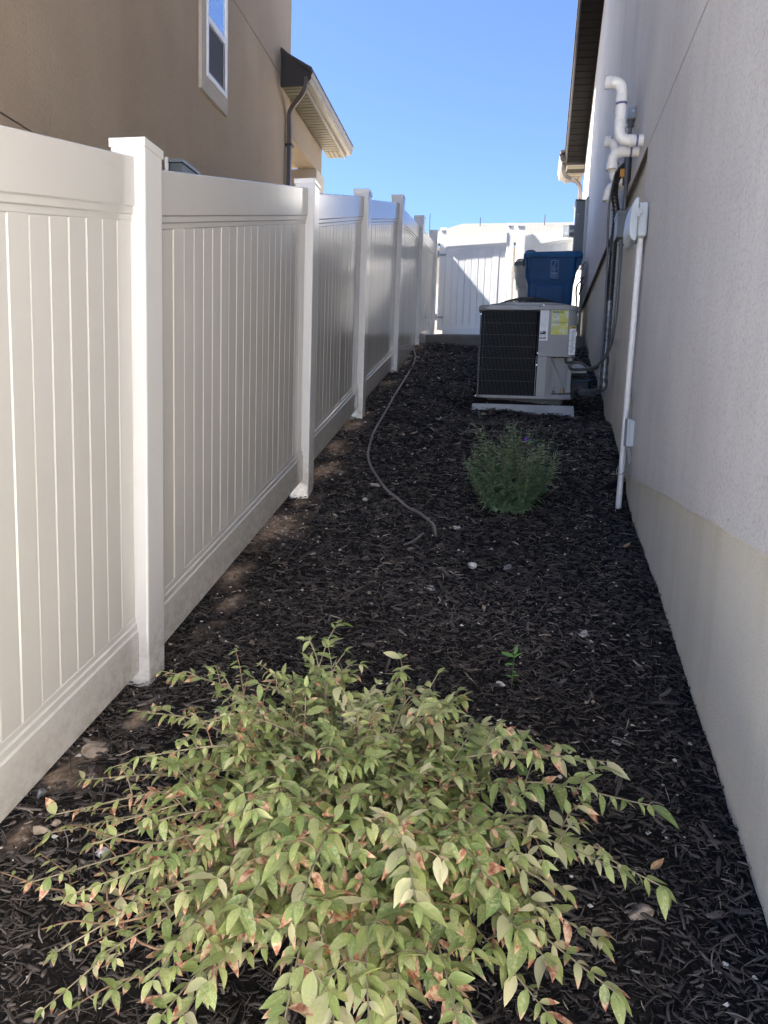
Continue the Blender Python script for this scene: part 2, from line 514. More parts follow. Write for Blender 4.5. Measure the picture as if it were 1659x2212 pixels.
me, co = grid_mesh('bounce_ground', np.array([-9, -4, 0, 4, 9.]), np.array([-16, -6, -4, -2, -1, -0.35]), lambda X, Y: np.interp(Y, GY, GZ) + 0.01)  # unseen pale sheet behind the camera, added to bounce sun into the alley
me.materials.append(plain('bounce_concrete', (0.55, 0.53, 0.50), 0.85, var=0.1, vs=3))
tag(link('bounce_ground', me), kind='structure')

SOILC = [(600, 1140, .30), (575, 1120, .26), (700, 1008, .24), (760, 905, .25), (180, 1640, .09), (300, 1560, .07), (40, 1800, .06),
         (860, 790, .2), (500, 1230, .16), (770, 1560, .12), (720, 960, .18), (500, 1290, .1), (840, 830, .2)]
SOILC = [(ghit(a, b), r * .6) for a, b, r in SOILC]
def soil(X, Y):
    m = np.zeros_like(np.asarray(X, float))
    for c, r in SOILC:
        d = np.sqrt(((X - c.x) / r) ** 2 + ((Y - c.y) / (r * 1.5)) ** 2)
        m = np.maximum(m, np.clip(1.25 - d, 0, 1))
    edge = np.clip(1 - (np.asarray(X) + 1.30) / 0.14, 0, 1) * (vnoise(X, Y, 3.2, 5) > 0.72)
    m = np.maximum(m, edge * .8)
    return np.clip(m + (vnoise(X, Y, 14, 3) - .5) * .7 * (m > 0.02), 0, 1)
def bedz(X, Y):
    z = G(X, Y) + (vnoise(X, Y, 1.6, 1) - .5) * .05 + (vnoise(X, Y, 5, 2) - .5) * .025
    z = z + (vnoise(X, Y, 30, 4) - .5) * .010
    z = z - np.clip(1.0 - (np.asarray(X) + 1.34) / .20, 0, 1) * .03     # sinks a little at the fence foot
    # crown at the upper end, mounded round the equipment pad and the right wall
    z = z + .05 * np.exp(-((Y - 9.45) / .25) ** 2)
    z = z - .075 * np.clip((Y - 6.0) / .6, 0, 1) * np.clip((6.95 - Y) / .12, 0, 1) * np.clip((X + .75) / .3, 0, 1)
    d = (np.asarray(X) - np.asarray(wx(Y)))
    z = z + .05 * np.exp(-(d / .10) ** 2) * (Y > 5)
    return z
me, co = grid_mesh('mulch_bed', np.linspace(-1.46, 1.0, 100), np.linspace(-1.0, 9.85, 430), bedz)
me.materials.append(M_bed)
ca = me.color_attributes.new('soil', 'FLOAT_COLOR', 'POINT')
sv = soil(co[:, 0], co[:, 1])
ca.data.foreach_set('color', np.stack([sv, sv, sv, np.ones_like(sv)], -1).ravel().astype(np.float32))
me.polygons.foreach_set('use_smooth', [True] * len(me.polygons))
tag(link('mulch_bed', me), kind='structure')

# chips of shredded bark
def scatter(n, y0, y1):
    X = rng.uniform(-1.42, 1.0, n); Y = rng.uniform(y0, y1, n)
    k = X < (0.63 + 0.021 * Y + .028)
    pad = (X > -.40) & (X < .54) & (Y > 6.83) & (Y < 7.78)
    k &= ~pad
    s = soil(X, Y)
    k &= rng.random(n) > s * 1.02
    return X[k], Y[k]
def chips(name, specs):
    V = []; Fq = []; Cc = []; off = 0
    for n, y0, y1, lmu, lsd, wmu, lift in specs:
        X, Y = scatter(n, y0, y1); n = len(X)
        Z = bedz(X, Y)
        L = np.clip(rng.lognormal(math.log(lmu), lsd, n), .008, .13)
        W = np.clip(rng.lognormal(math.log(wmu), .45, n), .0009, .016); W = np.minimum(W, L * .4)
        T = W * rng.uniform(.25, .6, n)
        yaw = rng.uniform(0, math.pi * 2, n)
        yaw = np.where(rng.random(n) < .45, rng.normal(0, .55, n), yaw)   # raked across the slope
        pit = rng.normal(0, .20, n); rol = rng.normal(0, .5, n)
        slope = .27
        dx = np.cos(yaw) * np.cos(pit); dy = np.sin(yaw) * np.cos(pit); dz = np.sin(pit) + slope * dy
        D = np.stack([dx, dy, dz], -1); D /= np.linalg.norm(D, axis=1)[:, None]
        up = np.stack([rng.normal(0, .2, n), -slope + rng.normal(0, .2, n), np.ones(n)], -1)
        S = np.cross(D, up); S /= np.linalg.norm(S, axis=1)[:, None]
        U = np.cross(S, D)
        S2 = S * np.cos(rol)[:, None] + U * np.sin(rol)[:, None]
        U2 = -S * np.sin(rol)[:, None] + U * np.cos(rol)[:, None]
        c = np.stack([X, Y, Z + rng.uniform(0, lift, n)], -1)
        bend = rng.normal(0, .055, n) * L; bow = rng.normal(0, .06, n) * L
        ts = [-.5, -.12, .2, .5]
        ws = [rng.uniform(.15, .9, n), rng.uniform(.8, 1.1, n), rng.uniform(.75, 1.1, n), rng.uniform(.1, .8, n)]
        vs = []
        for ti, wi in zip(ts, ws):
            cc = c + D * (L * ti)[:, None] + S2 * (bend * (1 - 4 * ti * ti))[:, None] + U2 * (bow * (1 - 4 * ti * ti))[:, None]
            for sx, sz in ((-.5, -.5), (.5, -.5), (.5, .5), (-.5, .5)):
                vs.append(cc + S2 * (W * wi * sx)[:, None] + U2 * (T * (.5 + .5 * wi) * sz)[:, None])
        vs = np.stack(vs, 1)                                # n,16,3
        V.append(vs.reshape(-1, 3))
        q = []
        for k in range(3):
            for j in range(4):
                q.append((k * 4 + j, k * 4 + (j + 1) % 4, k * 4 + 4 + (j + 1) % 4, k * 4 + 4 + j))
        q += [(3, 2, 1, 0), (12, 13, 14, 15)]
        q = np.array(q)[None] + (np.arange(n) * 16 + off)[:, None, None]
        Fq.append(q.reshape(-1, 4)); off += n * 16
        tone = np.clip(rng.beta(1.6, 2.6, n) + (vnoise(X, Y, 1.3, 9) - .5) * .35, 0, .93)
        tone = np.where(rng.random(n) < .012, 1.0, tone)
        Cc.append(np.repeat(tone, 16))
    V = np.concatenate(V); Fq = np.concatenate(Fq); Cc = np.concatenate(Cc)
    me = bpy.data.meshes.new(name)
    me.vertices.add(len(V)); me.vertices.foreach_set('co', V.ravel())
    me.loops.add(Fq.size); me.loops.foreach_set('vertex_index', Fq.ravel().astype(np.int32))
    me.polygons.add(len(Fq)); me.polygons.foreach_set('loop_start', np.arange(0, Fq.size, 4, dtype=np.int32))
    me.update(calc_edges=True)
    ca = me.color_attributes.new('chip', 'FLOAT_COLOR', 'POINT')
    ca.data.foreach_set('color', np.stack([Cc, Cc, Cc, np.ones_like(Cc)], -1).ravel().astype(np.float32))
    me.materials.append(M_mulch)
    return link(name, me)
ch = chips('mulch', [
    (17000, 0.9, 3.2, .024, .50, .0048, .016), (17000, 0.9, 3.2, .024, .50, .0015, .024),
    (12000, 3.2, 5.4, .030, .45, .0058, .018), (9000, 3.2, 5.4, .028, .45, .0020, .024),
    (8500, 5.4, 7.6, .038, .40, .0078, .020), (6500, 7.6, 9.75, .040, .40, .0090, .026),
    (420, 1.0, 5.0, .056, .28, .0115, .022), (260, 1.0, 6.0, .030, .3, .014, .020), (1500, -1.0, 0.9, .035, .4, .007, .02)])
tag(ch, 'black brown shredded bark mulch covering the sloping bed', 'mulch', kind='stuff')

# ================================================================== STONES
def rock_mesh(seed, sx, sy, sz, sub=2):
    import bmesh
    bm = bmesh.new(); bmesh.ops.create_icosphere(bm, subdivisions=sub, radius=1.0)
    r = random.Random(seed)
    dirs = [(Vector((r.gauss(0, 1), r.gauss(0, 1), r.gauss(0, 1))).normalized(), r.uniform(.42, .8)) for _ in range(11)]
    for v in bm.verts:
        p = v.co.copy()
        for d, k in dirs:
            q = p.dot(d)
            if q > k: p -= d * (q - k) * 1.0
        p *= 1 + r.uniform(-.03, .03)
        v.co = Vector((p.x * sx, p.y * sy, p.z * sz))
    me = bpy.data.meshes.new('stone'); bm.to_mesh(me); bm.free()
    return me
STONES = [
 (1262, 1383, .032, .6, M_st1, 'pale grey jagged stone on dark mulch near the middle of the right wall'),
 (545, 1401, .016, .9, M_st2, 'small pale stone on mulch just right of the nearest fence post'),
 (1021, 1221, .030, .7, M_st1, 'whitish chunk of stone in the open mulch below the leafy green plant'),
 (931, 1281, .026, .7, M_st1, 'small white angular stone left of the middle of the bed'),
 (1380, 1985, .038, .6, M_st2, 'rounded beige stone behind the shrub near the right wall'),
 (812, 1048, .05, .35, M_st1, 'flat elongated pale stone beside the lower bend of the brown tube'),
 (1370, 1134, .045, .45, M_st2, 'tan flat stone at the foot of the white pipe on the right wall'),
 (1097, 1228, .030, .6, M_st3, 'grey brown stone in the mulch right of the whitish chunk'),
 (884, 771, .055, .8, M_st2, 'large tan stone between the fence and the far end of the tube'),
 (902, 778, .045, .6, M_st2, 'smaller tan stone right of the far end of the tube'),
 (215, 1628, .06, .22, M_st2, 'flat tan rock slab half buried beside the nearest fence rail'),
 (88, 1708, .022, .9, M_st3, 'rounded grey pebble under the bottom rail of the nearest fence panel'),
 (86, 1800, .024, .8, M_st2, 'pinkish tan stone at the foot of the nearest fence panel by the left edge'),
 (120, 1788, .018, .6, M_st2, 'small tan flat stone right of the pinkish one at the left edge'),
 (222, 1846, .022, .9, M_st1, 'pale speckled stone under the bare left twigs of the shrub'),
 (500, 1600, .022, .6, M_st1, 'white pointed stone behind the left side of the shrub'),
 (475, 1945, .026, .7, M_st3, 'bluish grey stone seen low down at the left foot of the shrub'),
 (790, 1078, .022, .6, M_st1, 'small whitish stone left of the end of the brown tube'),
 (985, 1135, .030, .5, M_st1, 'white sliver of stone just right of the tube end'),
 (1082, 1478, .020, .6, M_st1, 'white wood like chip of stone left of the small seedling'),
 (1345, 915, .040, .5, M_st2, 'tan stone at the right wall beyond the white pipe'),
 (1330, 1610, .016, .7, M_st1, 'tiny white stone to the right of the shrub top'),
 (757, 900, .04, .5, M_st2, 'tan stone beside the foot of the third fence post'),
 (775, 912, .034, .5, M_st2, 'flat tan stone right of the third fence post'),
 (1300, 850, .02, .8, M_st1, 'small white stone on the mulch beside the equipment pad'),
 (1045, 880, .035, .6, M_st2, 'tan stone in front of the air conditioner pad'),
]
for i, (px, py, s, fl, m, lab) in enumerate(STONES):
    p = ghit(px, py)
    r = random.Random(i + 3)
    me = rock_mesh(i, s * r.uniform(1.0, 1.25), s * r.uniform(.7, 1.0), s * fl * 1.05)
    me.materials.append(m)
    o = link('stone', me)
    o.location = (p.x, p.y, float(bedz(p.x, p.y)) + s * fl * .3)
    o.rotation_euler = (r.uniform(-.2, .3), r.uniform(-.2, .2), r.uniform(-.6, .6))
    tag(o, lab, 'stone', 'pale stones lying in the mulch')
# gravel crumbs too many to count
def crumbs(name, mat, n, seed, lab, cond):
    r = np.random.default_rng(seed)
    base = np.array([(1, 0, 0), (-1, 0, 0), (0, 1, 0), (0, -1, 0), (0, 0, 1), (0, 0, -1)], float)
    tri = np.array([(0, 2, 4), (2, 1, 4), (1, 3, 4), (3, 0, 4), (2, 0, 5), (1, 2, 5), (3, 1, 5), (0, 3, 5)])
    X = r.uniform(-1.38, .95, n); Y = r.uniform(1.0, 9.6, n)
    k = cond(X, Y, r) & (X < .6 + .021 * Y); X = X[k]; Y = Y[k]; n = len(X)
    s = np.clip(r.lognormal(math.log(.0052), .5, n), .002, .014) * (0.8 + Y * .07)
    V = base[None] * (s[:, None, None] * r.uniform(.5, 1.2, (n, 6, 1))) * np.array([1.2, 1, .7])
    a = r.uniform(0, 6.28, n); ca, sa = np.cos(a)[:, None], np.sin(a)[:, None]
    V = np.stack([V[..., 0] * ca - V[..., 1] * sa, V[..., 0] * sa + V[..., 1] * ca, V[..., 2]], -1)
    V += np.stack([X, Y, bedz(X, Y) + .006 + .010 * r.random(n) * (soil(X, Y) < .3)], -1)[:, None]
    F = (tri[None] + (np.arange(n) * 6)[:, None, None]).reshape(-1, 3)
    me = bpy.data.meshes.new(name)
    me.from_pydata(V.reshape(-1, 3).tolist(), [], F.tolist()); me.materials.append(mat)
    tag(link(name, me), lab, 'gravel', kind='stuff')
crumbs('gravel', M_st1, 9000, 1, 'scattered whitish gravel crumbs in the mulch and bare soil',
       lambda X, Y, r: r.random(len(X)) < .10 + .5 * soil(X, Y))
crumbs('gravel', M_st2, 9000, 2, 'scattered tan gravel and clods on the bare soil by the fence',
       lambda X, Y, r: r.random(len(X)) < .05 + .7 * soil(X, Y))

# ================================================================== LEFT FENCE
fence = empty('privacy_fence', (-1.35, 5.0, 1.0), 'long glossy white vinyl privacy fence stepping uphill along the left', 'fence')
FO = Vector((-1.35, 5.0, 1.0))
XF = -1.285
POSTS = [(0.45, .46), (2.365, .931), (4.435, 1.465), (6.05, 1.90), (7.81, 2.385), (9.50, 2.64), (11.10, 2.87)]
def make_post(parent, O, x1, y0, ztop, zbot, w=.127, name='post', cap=True):
    b = MB(O); b.box(x1 - w, x1, y0, y0 + w, zbot, ztop - .02)
    mm = M_lit_post if parent.name == 'privacy_fence' else M_lit_vinyl
    p = b.build(name, mm, parent, bevel=.007, seg=3)
    p.location = Vector(O) - Vector(parent.location)
    if cap:
        c = MB(O); e = .004
        c.box(x1 - w - e, x1 + e, y0 - e, y0 + w + e, ztop - .036, ztop - .006)
        c.add([(x1 - w - e, y0 - e, ztop - .006), (x1 + e, y0 - e, ztop - .006), (x1 + e, y0 + w + e, ztop - .006), (x1 - w - e, y0 + w + e, ztop - .006),
               (x1 - w + .02, y0 + .02, ztop), (x1 - .02, y0 + .02, ztop), (x1 - .02, y0 + w - .02, ztop), (x1 - w + .02, y0 + w - .02, ztop)],
              [(0, 1, 5, 4), (1, 2, 6, 5), (2, 3, 7, 6), (3, 0, 4, 7), (4, 5, 6, 7)])
        q = c.build('post_cap', mm, p, bevel=.003)
        q.location = (0, 0, 0)
    return p
for y, z in POSTS:
    O = (XF - .06, y + .06, z - 1)
    make_post(fence, O, XF, y, z, float(G(XF, y)) - .3)

# rail profile: (depth towards the alley, height) from top to bottom of a top rail
RP = [(-.004, 0), (0, -.004), (0, -.160), (-.006, -.165), (-.006, -.186), (-.012, -.190), (-.012, -.209), (-.016, -.214),
      (-.045, -.214), (-.045, 0)]
def rail(parent, O, xf, y0, y1, z0, slope, flip=False, axis='Y'):
    """rail whose alley face is at xf; z0 = top edge height at y0"""
    H = -.214
    pts = []
    for d, h in RP:
        hh = h if not flip else H - h
        pts.append((d, hh))
    b = MB(O)
    L = y1 - y0
    if axis == 'Y':
        P = [(xf + d, y0, z0 + h) for d, h in pts]; b.ext(P, (0, L, L * slope))
    else:      # runs along X, faces -Y
        P = [(y0, xf - d, z0 + h) for d, h in pts]; b.ext(P, (L, 0, L * slope))
    r = b.build('rail', M_vinyl if axis == 'Y' else M_lit_vinyl, parent, bevel=.0016)
    r.location = Vector(O) - Vector(parent.location)
    return r
def board_mesh(w, L, slope, axis='Y', dep=.022, g=.0042):
    # profile across the board, tongue edges chamfered so that a V groove shows between boards
    pr = [(-g, 0), (0, g), (0, w - g), (-g, w), (-dep, w), (-dep, 0)]
    b = MB()
    if axis == 'Y':
        P = [(d, s, s * slope) for d, s in pr]
    else:
        P = [(s, -d, s * slope) for d, s in pr]
    b.ext(P, (0, 0, L))
    me = bpy.data.meshes.new('board'); me.from_pydata([tuple(v) for v in b.v], [], b.f)
    import bmesh
    bm = bmesh.new(); bm.from_mesh(me); bmesh.ops.recalc_face_normals(bm, faces=bm.faces); bm.to_mesh(me); bm.free()
    me.materials.append(M_vinyl if axis == 'Y' else M_lit_vinyl)
    return me
def panel(parent, xf, y0, y1, zt, slope, gap, axis='Y', w=.0915, boards=True):
    """zt: top edge at y0; gap: top edge of the top rail down to top edge of the bottom rail"""
    O = (xf, y0, zt) if axis == 'Y' else (y0, xf, zt)
    rail(parent, O, xf, y0, y1, zt, slope, False, axis)
    rail(parent, O, xf, y0, y1, zt - gap, slope, True, axis)
    n = max(2, round((y1 - y0) / w)); ww = (y1 - y0) / n
    L = gap - .08
    me = board_mesh(ww, L, slope, axis, g=.0042 if axis == 'Y' else .008)
    for i in range(n):
        s = i * ww
        loc = Vector((xf - .014, y0 + s, zt - .14 + s * slope - L)) if axis == 'Y' else Vector((y0 + s, xf + .014, zt - .14 + s * slope - L))
        o = link('board', me, parent)
        o.location = loc - Vector(parent.location) + (Vector((random.uniform(-.0012, .0012), 0, 0)) if axis == 'Y' else Vector((0, random.uniform(-.001, .001), 0)))
    return
XR = -1.323
P_W = .127
panel(fence, XR, .45 + P_W, 2.365, .70 - (1.66 - .45 - P_W) * .232, .232, 1.61)
panel(fence, XR, 2.365 + P_W, 4.435, .866, .276, 1.587)
panel(fence, XR, 4.435 + P_W, 6.05, 1.410, .287, 1.522)
panel(fence, XR, 6.05 + P_W, 7.81, 1.850, .272, 1.495)
panel(fence, XR, 7.81 + P_W, 9.50, 2.303, .122, 1.47)
panel(fence, XR, 9.50 + P_W, 11.10, 2.52, .105, 1.46)

# ================================================================== GATE AND RIGHT FENCE PIECE
YG = 11.36
gate = empty('fence_gate', (-.7, YG, 1.4), 'white vinyl board gate standing closed at the top of the bed', 'gate')
def at2(x, y, Y): return at(x, y, Y)
gTL = at(955, 495, YG); gTR = at(1105, 487, YG); gB = at(960, 716, YG)
GX0, GX1 = -1.27, -.155
gz0 = 1.43
def upright(parent, x0, x1, z0, z1, y0=YG, d=.06):
    b = MB((x0, y0, z0)); b.box(x0, x1, y0, y0 + d, z0, z1)
    o = b.build('upright', M_lit_vinyl, parent, bevel=.006, seg=2); o.location = Vector((x0, y0, z0)) - Vector(parent.location)
    c = MB((x0, y0, z0)); c.box(x0 - .004, x1 + .004, y0 - .004, y0 + d + .004, z1 - .03, z1 + .012)
    q = c.build('upright_cap', M_lit_vinyl, o, bevel=.008, seg=2); q.location = (0, 0, 0)
    return o
upright(gate, GX0, GX0 + .09, gz0, 2.945)
upright(gate, GX1 - .105, GX1, gz0, 3.0)
panel(gate, YG - .004, GX0 + .09, GX1 - .105, 2.842, .055, 1.35, axis='X', w=.103)
for z in (2.56, 1.62):
    b = MB((GX0, YG, z)); b.box(GX0 - .03, GX0 + .10, YG - .028, YG - .006, z - .012, z + .012)
    b.box(GX0 - .045, GX0 + .0, YG - .05, YG - .02, z - .05, z + .05)
    h = b.build('hinge', M_elecl, gate, bevel=.003); h.location = Vector((GX0, YG, z)) - Vector(gate.location)
b = MB((GX1, YG, 2.4))
b.box(GX1 - .05, GX1 + .09, YG - .035, YG - .01, 2.36, 2.38); b.box(GX1 - .045, GX1 - .015, YG - .05, YG - .01, 2.28, 2.44)
b.box(GX1 + .04, GX1 + .08, YG - .05, YG - .01, 2.30, 2.45)
lt = b.build('latch', M_white, gate, bevel=.005); lt.location = Vector((GX1, YG, 2.4)) - Vector(gate.location)

rf = empty('fence_section', (.4, YG, 1.4), 'short white vinyl fence section between gate and right house wall', 'fence')
make_post(rf, (-.06, YG, 2.0), .012, YG - .02, 3.0, 1.1, .127)
panel(rf, YG + .03, .012, wx(YG, .03), 2.845, .16, 1.36, axis='X', w=.103)

# concrete slab at the top of the slope
b = MB((0, 10.5, 1.2))
zf = 1.165
b.hexa([(-1.24, 9.75, .6), (wx(9.75), 9.75, .6), (wx(14), 14, .6), (-1.24, 14, .6),
        (-1.24, 9.75, zf), (wx(9.75), 9.75, zf), (wx(14), 14, zf + .54), (-1.24, 14, zf + .54)])
tag(b.build('pavement', M_conc, None, bevel=.02, seg=3), kind='structure')
def slabz(y): return zf + (y - 9.75) * .54 / 4.25

# ================================================================== LEFT HOUSE
LH = empty('house', (-3.3, 5, 1), 'tall tan stucco house beyond the left fence with a narrow window and porch eave', 'house')
LO = Vector(LH.location)
def lpart(mb, name, mat, parent=LH, **kw):
    o = mb.build(name, mat, parent, **kw)
    o.location = (Vector(mb.o) - LO) if parent is LH else Vector((0, 0, 0))
    return o
YC = 10.13                                   # rear corner
Y0L = -0.05  # unseen front end, placed to set how much sun falls behind the camera
ZE = 9.3; PIT = .60; YR = (YC + Y0L) / 2; ZR = ZE + (YC - YR) * PIT  # unseen eave height and pitch, shaped for the shadow on the right wall
TH = .12
def lwall_piece(poly, name='stucco_wall', off=0.0, th=.10, mat=M_stL, parent=LH):
    b = MB(LO)
    P = [(lx(y, off), y, z) for y, z in poly]
    b.ext(P, (-th, 0, 0))
    return lpart(b, name, mat, parent)
g = .006
J1, J2 = 1.79, 4.50
def lz(y): return ZE + (min(YC - y, y - Y0L)) * PIT
# window opening 7.18..7.70, trim 7.06..7.75
WT0, WT1, WB0 = 7.06, 7.75, 3.20
lwall_piece([(Y0L, -3.0), (YC, -3.0), (YC, J1 - g), (Y0L, J1 - g)])
lwall_piece([(Y0L, J1 + g), (7.12, J1 + g), (7.12, J2 - g), (Y0L, J2 - g)])
lwall_piece([(7.12 + g * .6, J1 + g), (YC, J1 + g), (YC, J2 - g), (7.12 + g * .6, J2 - g)])
lwall_piece([(Y0L, J2 + g), (YC, J2 + g), (YC, ZE), (YR, ZR), (Y0L, ZE)])
b = MB(LO); b.ext([(lx(y) - .006 - .004, y, z) for y, z in [(Y0L + .02, -3), (YC - .02, -3), (YC - .02, ZE), (YR, ZR - .05), (Y0L + .02, ZE)]], (-.1, 0, 0))
lpart(b, 'wall_backing', M_dark)
b = MB(LO)      # rear and front walls and body
b.box(lx(YC) - 9, lx(YC), YC - .10, YC, -3, ZE); b.box(lx(Y0L) - 9, lx(Y0L), Y0L, Y0L + .1, -3, ZE)
lpart(b, 'stucco_wall', M_stL)
b = MB(LO)  # unseen roof, rear overhang lengthened to extend its shadow
for (ya, za, yb, zb) in ((YC + .55, ZE - .33, YR, ZR), (Y0L - .25, ZE - .21, YR, ZR)):
    b.hexa([(-12.5, ya, za), (lx(5) + .3, ya, za), (lx(5) + .3, yb, zb), (-12.5, yb, zb),
            (-12.5, ya, za + .12), (lx(5) + .3, ya, za + .12), (lx(5) + .3, yb, zb + .12), (-12.5, yb, zb + .12)])
lpart(b, 'roof', M_shinD)
# window
b = MB(LO)
for (ya, yb, za, zb) in ((WT0, 7.175, WB0, 5.2), (7.71, WT1, WB0, 5.2), (7.175, 7.71, WB0, 3.365), (7.175, 7.71, 5.02, 5.2)):
    b.ext([(lx(ya, .035), ya, za), (lx(yb, .035), yb, za), (lx(yb, .035), yb, zb), (lx(ya, .035), ya, zb)], (-.06, 0, 0))
trim = lpart(b, 'window_trim', M_trimL, bevel=.006)
win = MB(LO)
def wfr(mb, ya, yb, za, zb, off, th=.03):
    mb.ext([(lx(ya, off), ya, za), (lx(yb, off), yb, za), (lx(yb, off), yb, zb), (lx(ya, off), ya, zb)], (-th, 0, 0))
wfr(win, 7.175, 7.215, 3.365, 5.02, .045); wfr(win, 7.67, 7.71, 3.365, 5.02, .045)
wfr(win, 7.215, 7.67, 3.365, 3.41, .045); wfr(win, 7.215, 7.67, 4.96, 5.02, .045); wfr(win, 7.215, 7.67, 3.885, 3.945, .042)
wo = lpart(win, 'window', M_white, bevel=.003)
b = MB(LO); wfr(b, 7.21, 7.675, 3.94, 4.965, .028, .006); lpart(b, 'pane', M_glass_up, wo)
b = MB(LO); wfr(b, 7.21, 7.675, 3.40, 3.89, .018, .006); lpart(b, 'pane', M_glass, wo)
b = MB(LO); wfr(b, 7.236, 7.626, 3.436, 3.86, .026, .002); lpart(b, 'insect_screen', M_screen, wo)
b = MB(LO)
wfr(b, 7.215, 7.665, 3.41, 3.435, .034, .012); wfr(b, 7.215, 7.235, 3.435, 3.86, .034, .012); wfr(b, 7.625, 7.665, 3.435, 3.86, .034, .012); wfr(b, 7.235, 7.625, 3.86, 3.883, .034, .012)
lpart(b, 'sash', M_gutC, wo)
# electrical box high on the wall just showing above the fence
eb = empty('electrical_box', (lx(6.4), 6.4, 2.1), 'grey metal utility box on the tan wall peeping above the fence', 'electrical box')
b = MB((lx(6.4), 6.4, 2.1)); b.box(lx(6.36) + .004, lx(6.36) + .15, 6.36, 6.70, 1.7, 2.255)
o = b.build('enclosure', M_elec, eb, bevel=.006); o.location = (0, 0, 0)
b = MB((lx(6.4), 6.4, 2.1)); b.box(lx(6.36) + .002, lx(6.36) + .165, 6.345, 6.72, 2.257, 2.285)
o = b.build('lid', M_elecl, eb, bevel=.004); o.location = (0, 0, 0)
b = MB((lx(6.4), 6.4, 2.1)); b.tube([(lx(6.3) + .03, 6.30, 1.2), (lx(6.3) + .03, 6.30, 2.28)], .018)
o = b.build('conduit', M_pvc, eb); o.location = (0, 0, 0)

# porch behind the corner: soffit boards, fascia, gutter, beam, column, ceiling
def porch(house, HO, xw, side, y0, y1, zs, over, msof, mgut, mfas, mbeam, nb, zt=.30, near_face=True, slope=.0):
    """xw(y): wall plane, side +1 if the eave sticks out towards +X"""
    def P(mb, name, mat, parent=None, **kw):
        o = mb.build(name, mat, parent or house, **kw)
        o.location = (Vector(mb.o) - HO) if parent is None else Vector((0, 0, 0))
        return o
    n = nb; w = (y1 - .32 - y0) / n
    for i in range(n):
        ya = y0 + i * w + .006; yb = y0 + (i + 1) * w - .009
        b = MB(HO); b.hexa([(xw(ya), ya, zs), (xw(ya) + side * over, ya, zs), (xw(yb) + side * over, yb, zs), (xw(yb), yb, zs),
                            (xw(ya), ya, zs + .012), (xw(ya) + side * over, ya, zs + .012), (xw(yb) + side * over, yb, zs + .012), (xw(yb), yb, zs + .012)])
        P(b, 'soffit_board', msof, bevel=.003)
    m = 4
    for i in range(m):
        xa = over * i / m + .004; xb = over * (i + 1) / m - .004
        b = MB(HO); ya, yb = y1 - .315, y1
        b.hexa([(xw(ya) + side * xa, ya, zs), (xw(ya) + side * xb, ya, zs), (xw(yb) + side * xb, yb, zs), (xw(yb) + side * xa, yb, zs),
                (xw(ya) + side * xa, ya, zs + .012), (xw(ya) + side * xb, ya, zs + .012), (xw(yb) + side * xb, yb, zs + .012), (xw(yb) + side * xa, yb, zs + .012)])
        P(b, 'soffit_board', msof, bevel=.003)
    b = MB(HO); b.hexa([(xw(y0), y0, zs + .02), (xw(y0) + side * over, y0, zs + .02), (xw(y1) + side * over, y1, zs + .02), (xw(y1), y1, zs + .02),
                        (xw(y0), y0, zs + .03), (xw(y0) + side * over, y0, zs + .03), (xw(y1) + side * over, y1, zs + .03), (xw(y1), y1, zs + .03)])
    P(b, 'soffit_backing', M_coil)
    # fascia along the eave
    a = over; b = MB(HO)
    b.hexa([(xw(y0) + side * a, y0, zs - .02), (xw(y0) + side * (a + .02), y0, zs - .02), (xw(y1) + side * (a + .02), y1, zs - .02), (xw(y1) + side * a, y1, zs - .02),
            (xw(y0) + side * a, y0, zs + .17), (xw(y0) + side * (a + .02), y0, zs + .17), (xw(y1) + side * (a + .02), y1, zs + .17), (xw(y1) + side * a, y1, zs + .17)])
    P(b, 'fascia', mfas, bevel=.002)
    # near end: boxed cornice and rake board, coloured dark for their shade
    b = MB(HO)
    b.ext([(xw(y0), y0 - .025, zs - .015), (xw(y0) + side * (a + .02), y0 - .025, zs - .015), (xw(y0) + side * (a + .02), y0 - .025, zs + .17),
           (xw(y0), y0 - .025, zs + .17 + zt)], (0, .024, 0))
    P(b, 'end_fascia', M_dark, bevel=.002)
    b = MB(HO)
    b.ext([(xw(y0), y0 - .032, zs + .12 + zt), (xw(y0) + side * (a + .05), y0 - .032, zs + .13), (xw(y0) + side * (a + .05), y0 - .032, zs + .18), (xw(y0), y0 - .032, zs + .2 + zt)], (0, .03, 0))
    P(b, 'rake_board', M_dark)
    b = MB(HO)
    pr = [(xw(y0) + side * (a + .12), zs + .165), (xw(y0) - side * 1.6, zs + .24 + zt * (1 + 1.6 / a) * .62), (xw(y0) - side * 1.6, zs + .27 + zt * (1 + 1.6 / a) * .62), (xw(y0) + side * (a + .13), zs + .20)]
    b.ext([(x, y0 - .05, z) for x, z in pr], ((xw(y1) - xw(y0)), y1 - y0 + .1, 0))
    P(b, 'roof', M_shinD)
    # K style gutter
    pr = [(0, .17), (0, .055), (.075, .055), (.10, .09), (.10, .125), (.118, .15), (.118, .175), (.112, .175), (.112, .155), (.094, .128), (.094, .095), (.072, .062), (.006, .062), (.006, .17)]
    b = MB(HO)
    b.ext([(xw(y0) + side * (a + .022 + d), y0 - .03, zs + h - .02) for d, h in pr], ((xw(y1) - xw(y0)), y1 - y0 + .03, 0))
    gu = P(b, 'gutter', mgut)
    b = MB(HO)
    b.ext([(xw(y0) + side * (a + .022 + d), y0 - .033, zs + h - .02) for d, h in pr[:7]], (0, .003, 0))
    P(b, 'end_cap', M_dark, gu)  # same shade put into the cap's dark colour
    return gu
porch(LH, LO, lambda y: lx(y), 1, 9.72, 12.35, 4.37, .30, M_sofC, M_gutC, M_gutC, M_beamL, 24, zt=.28)
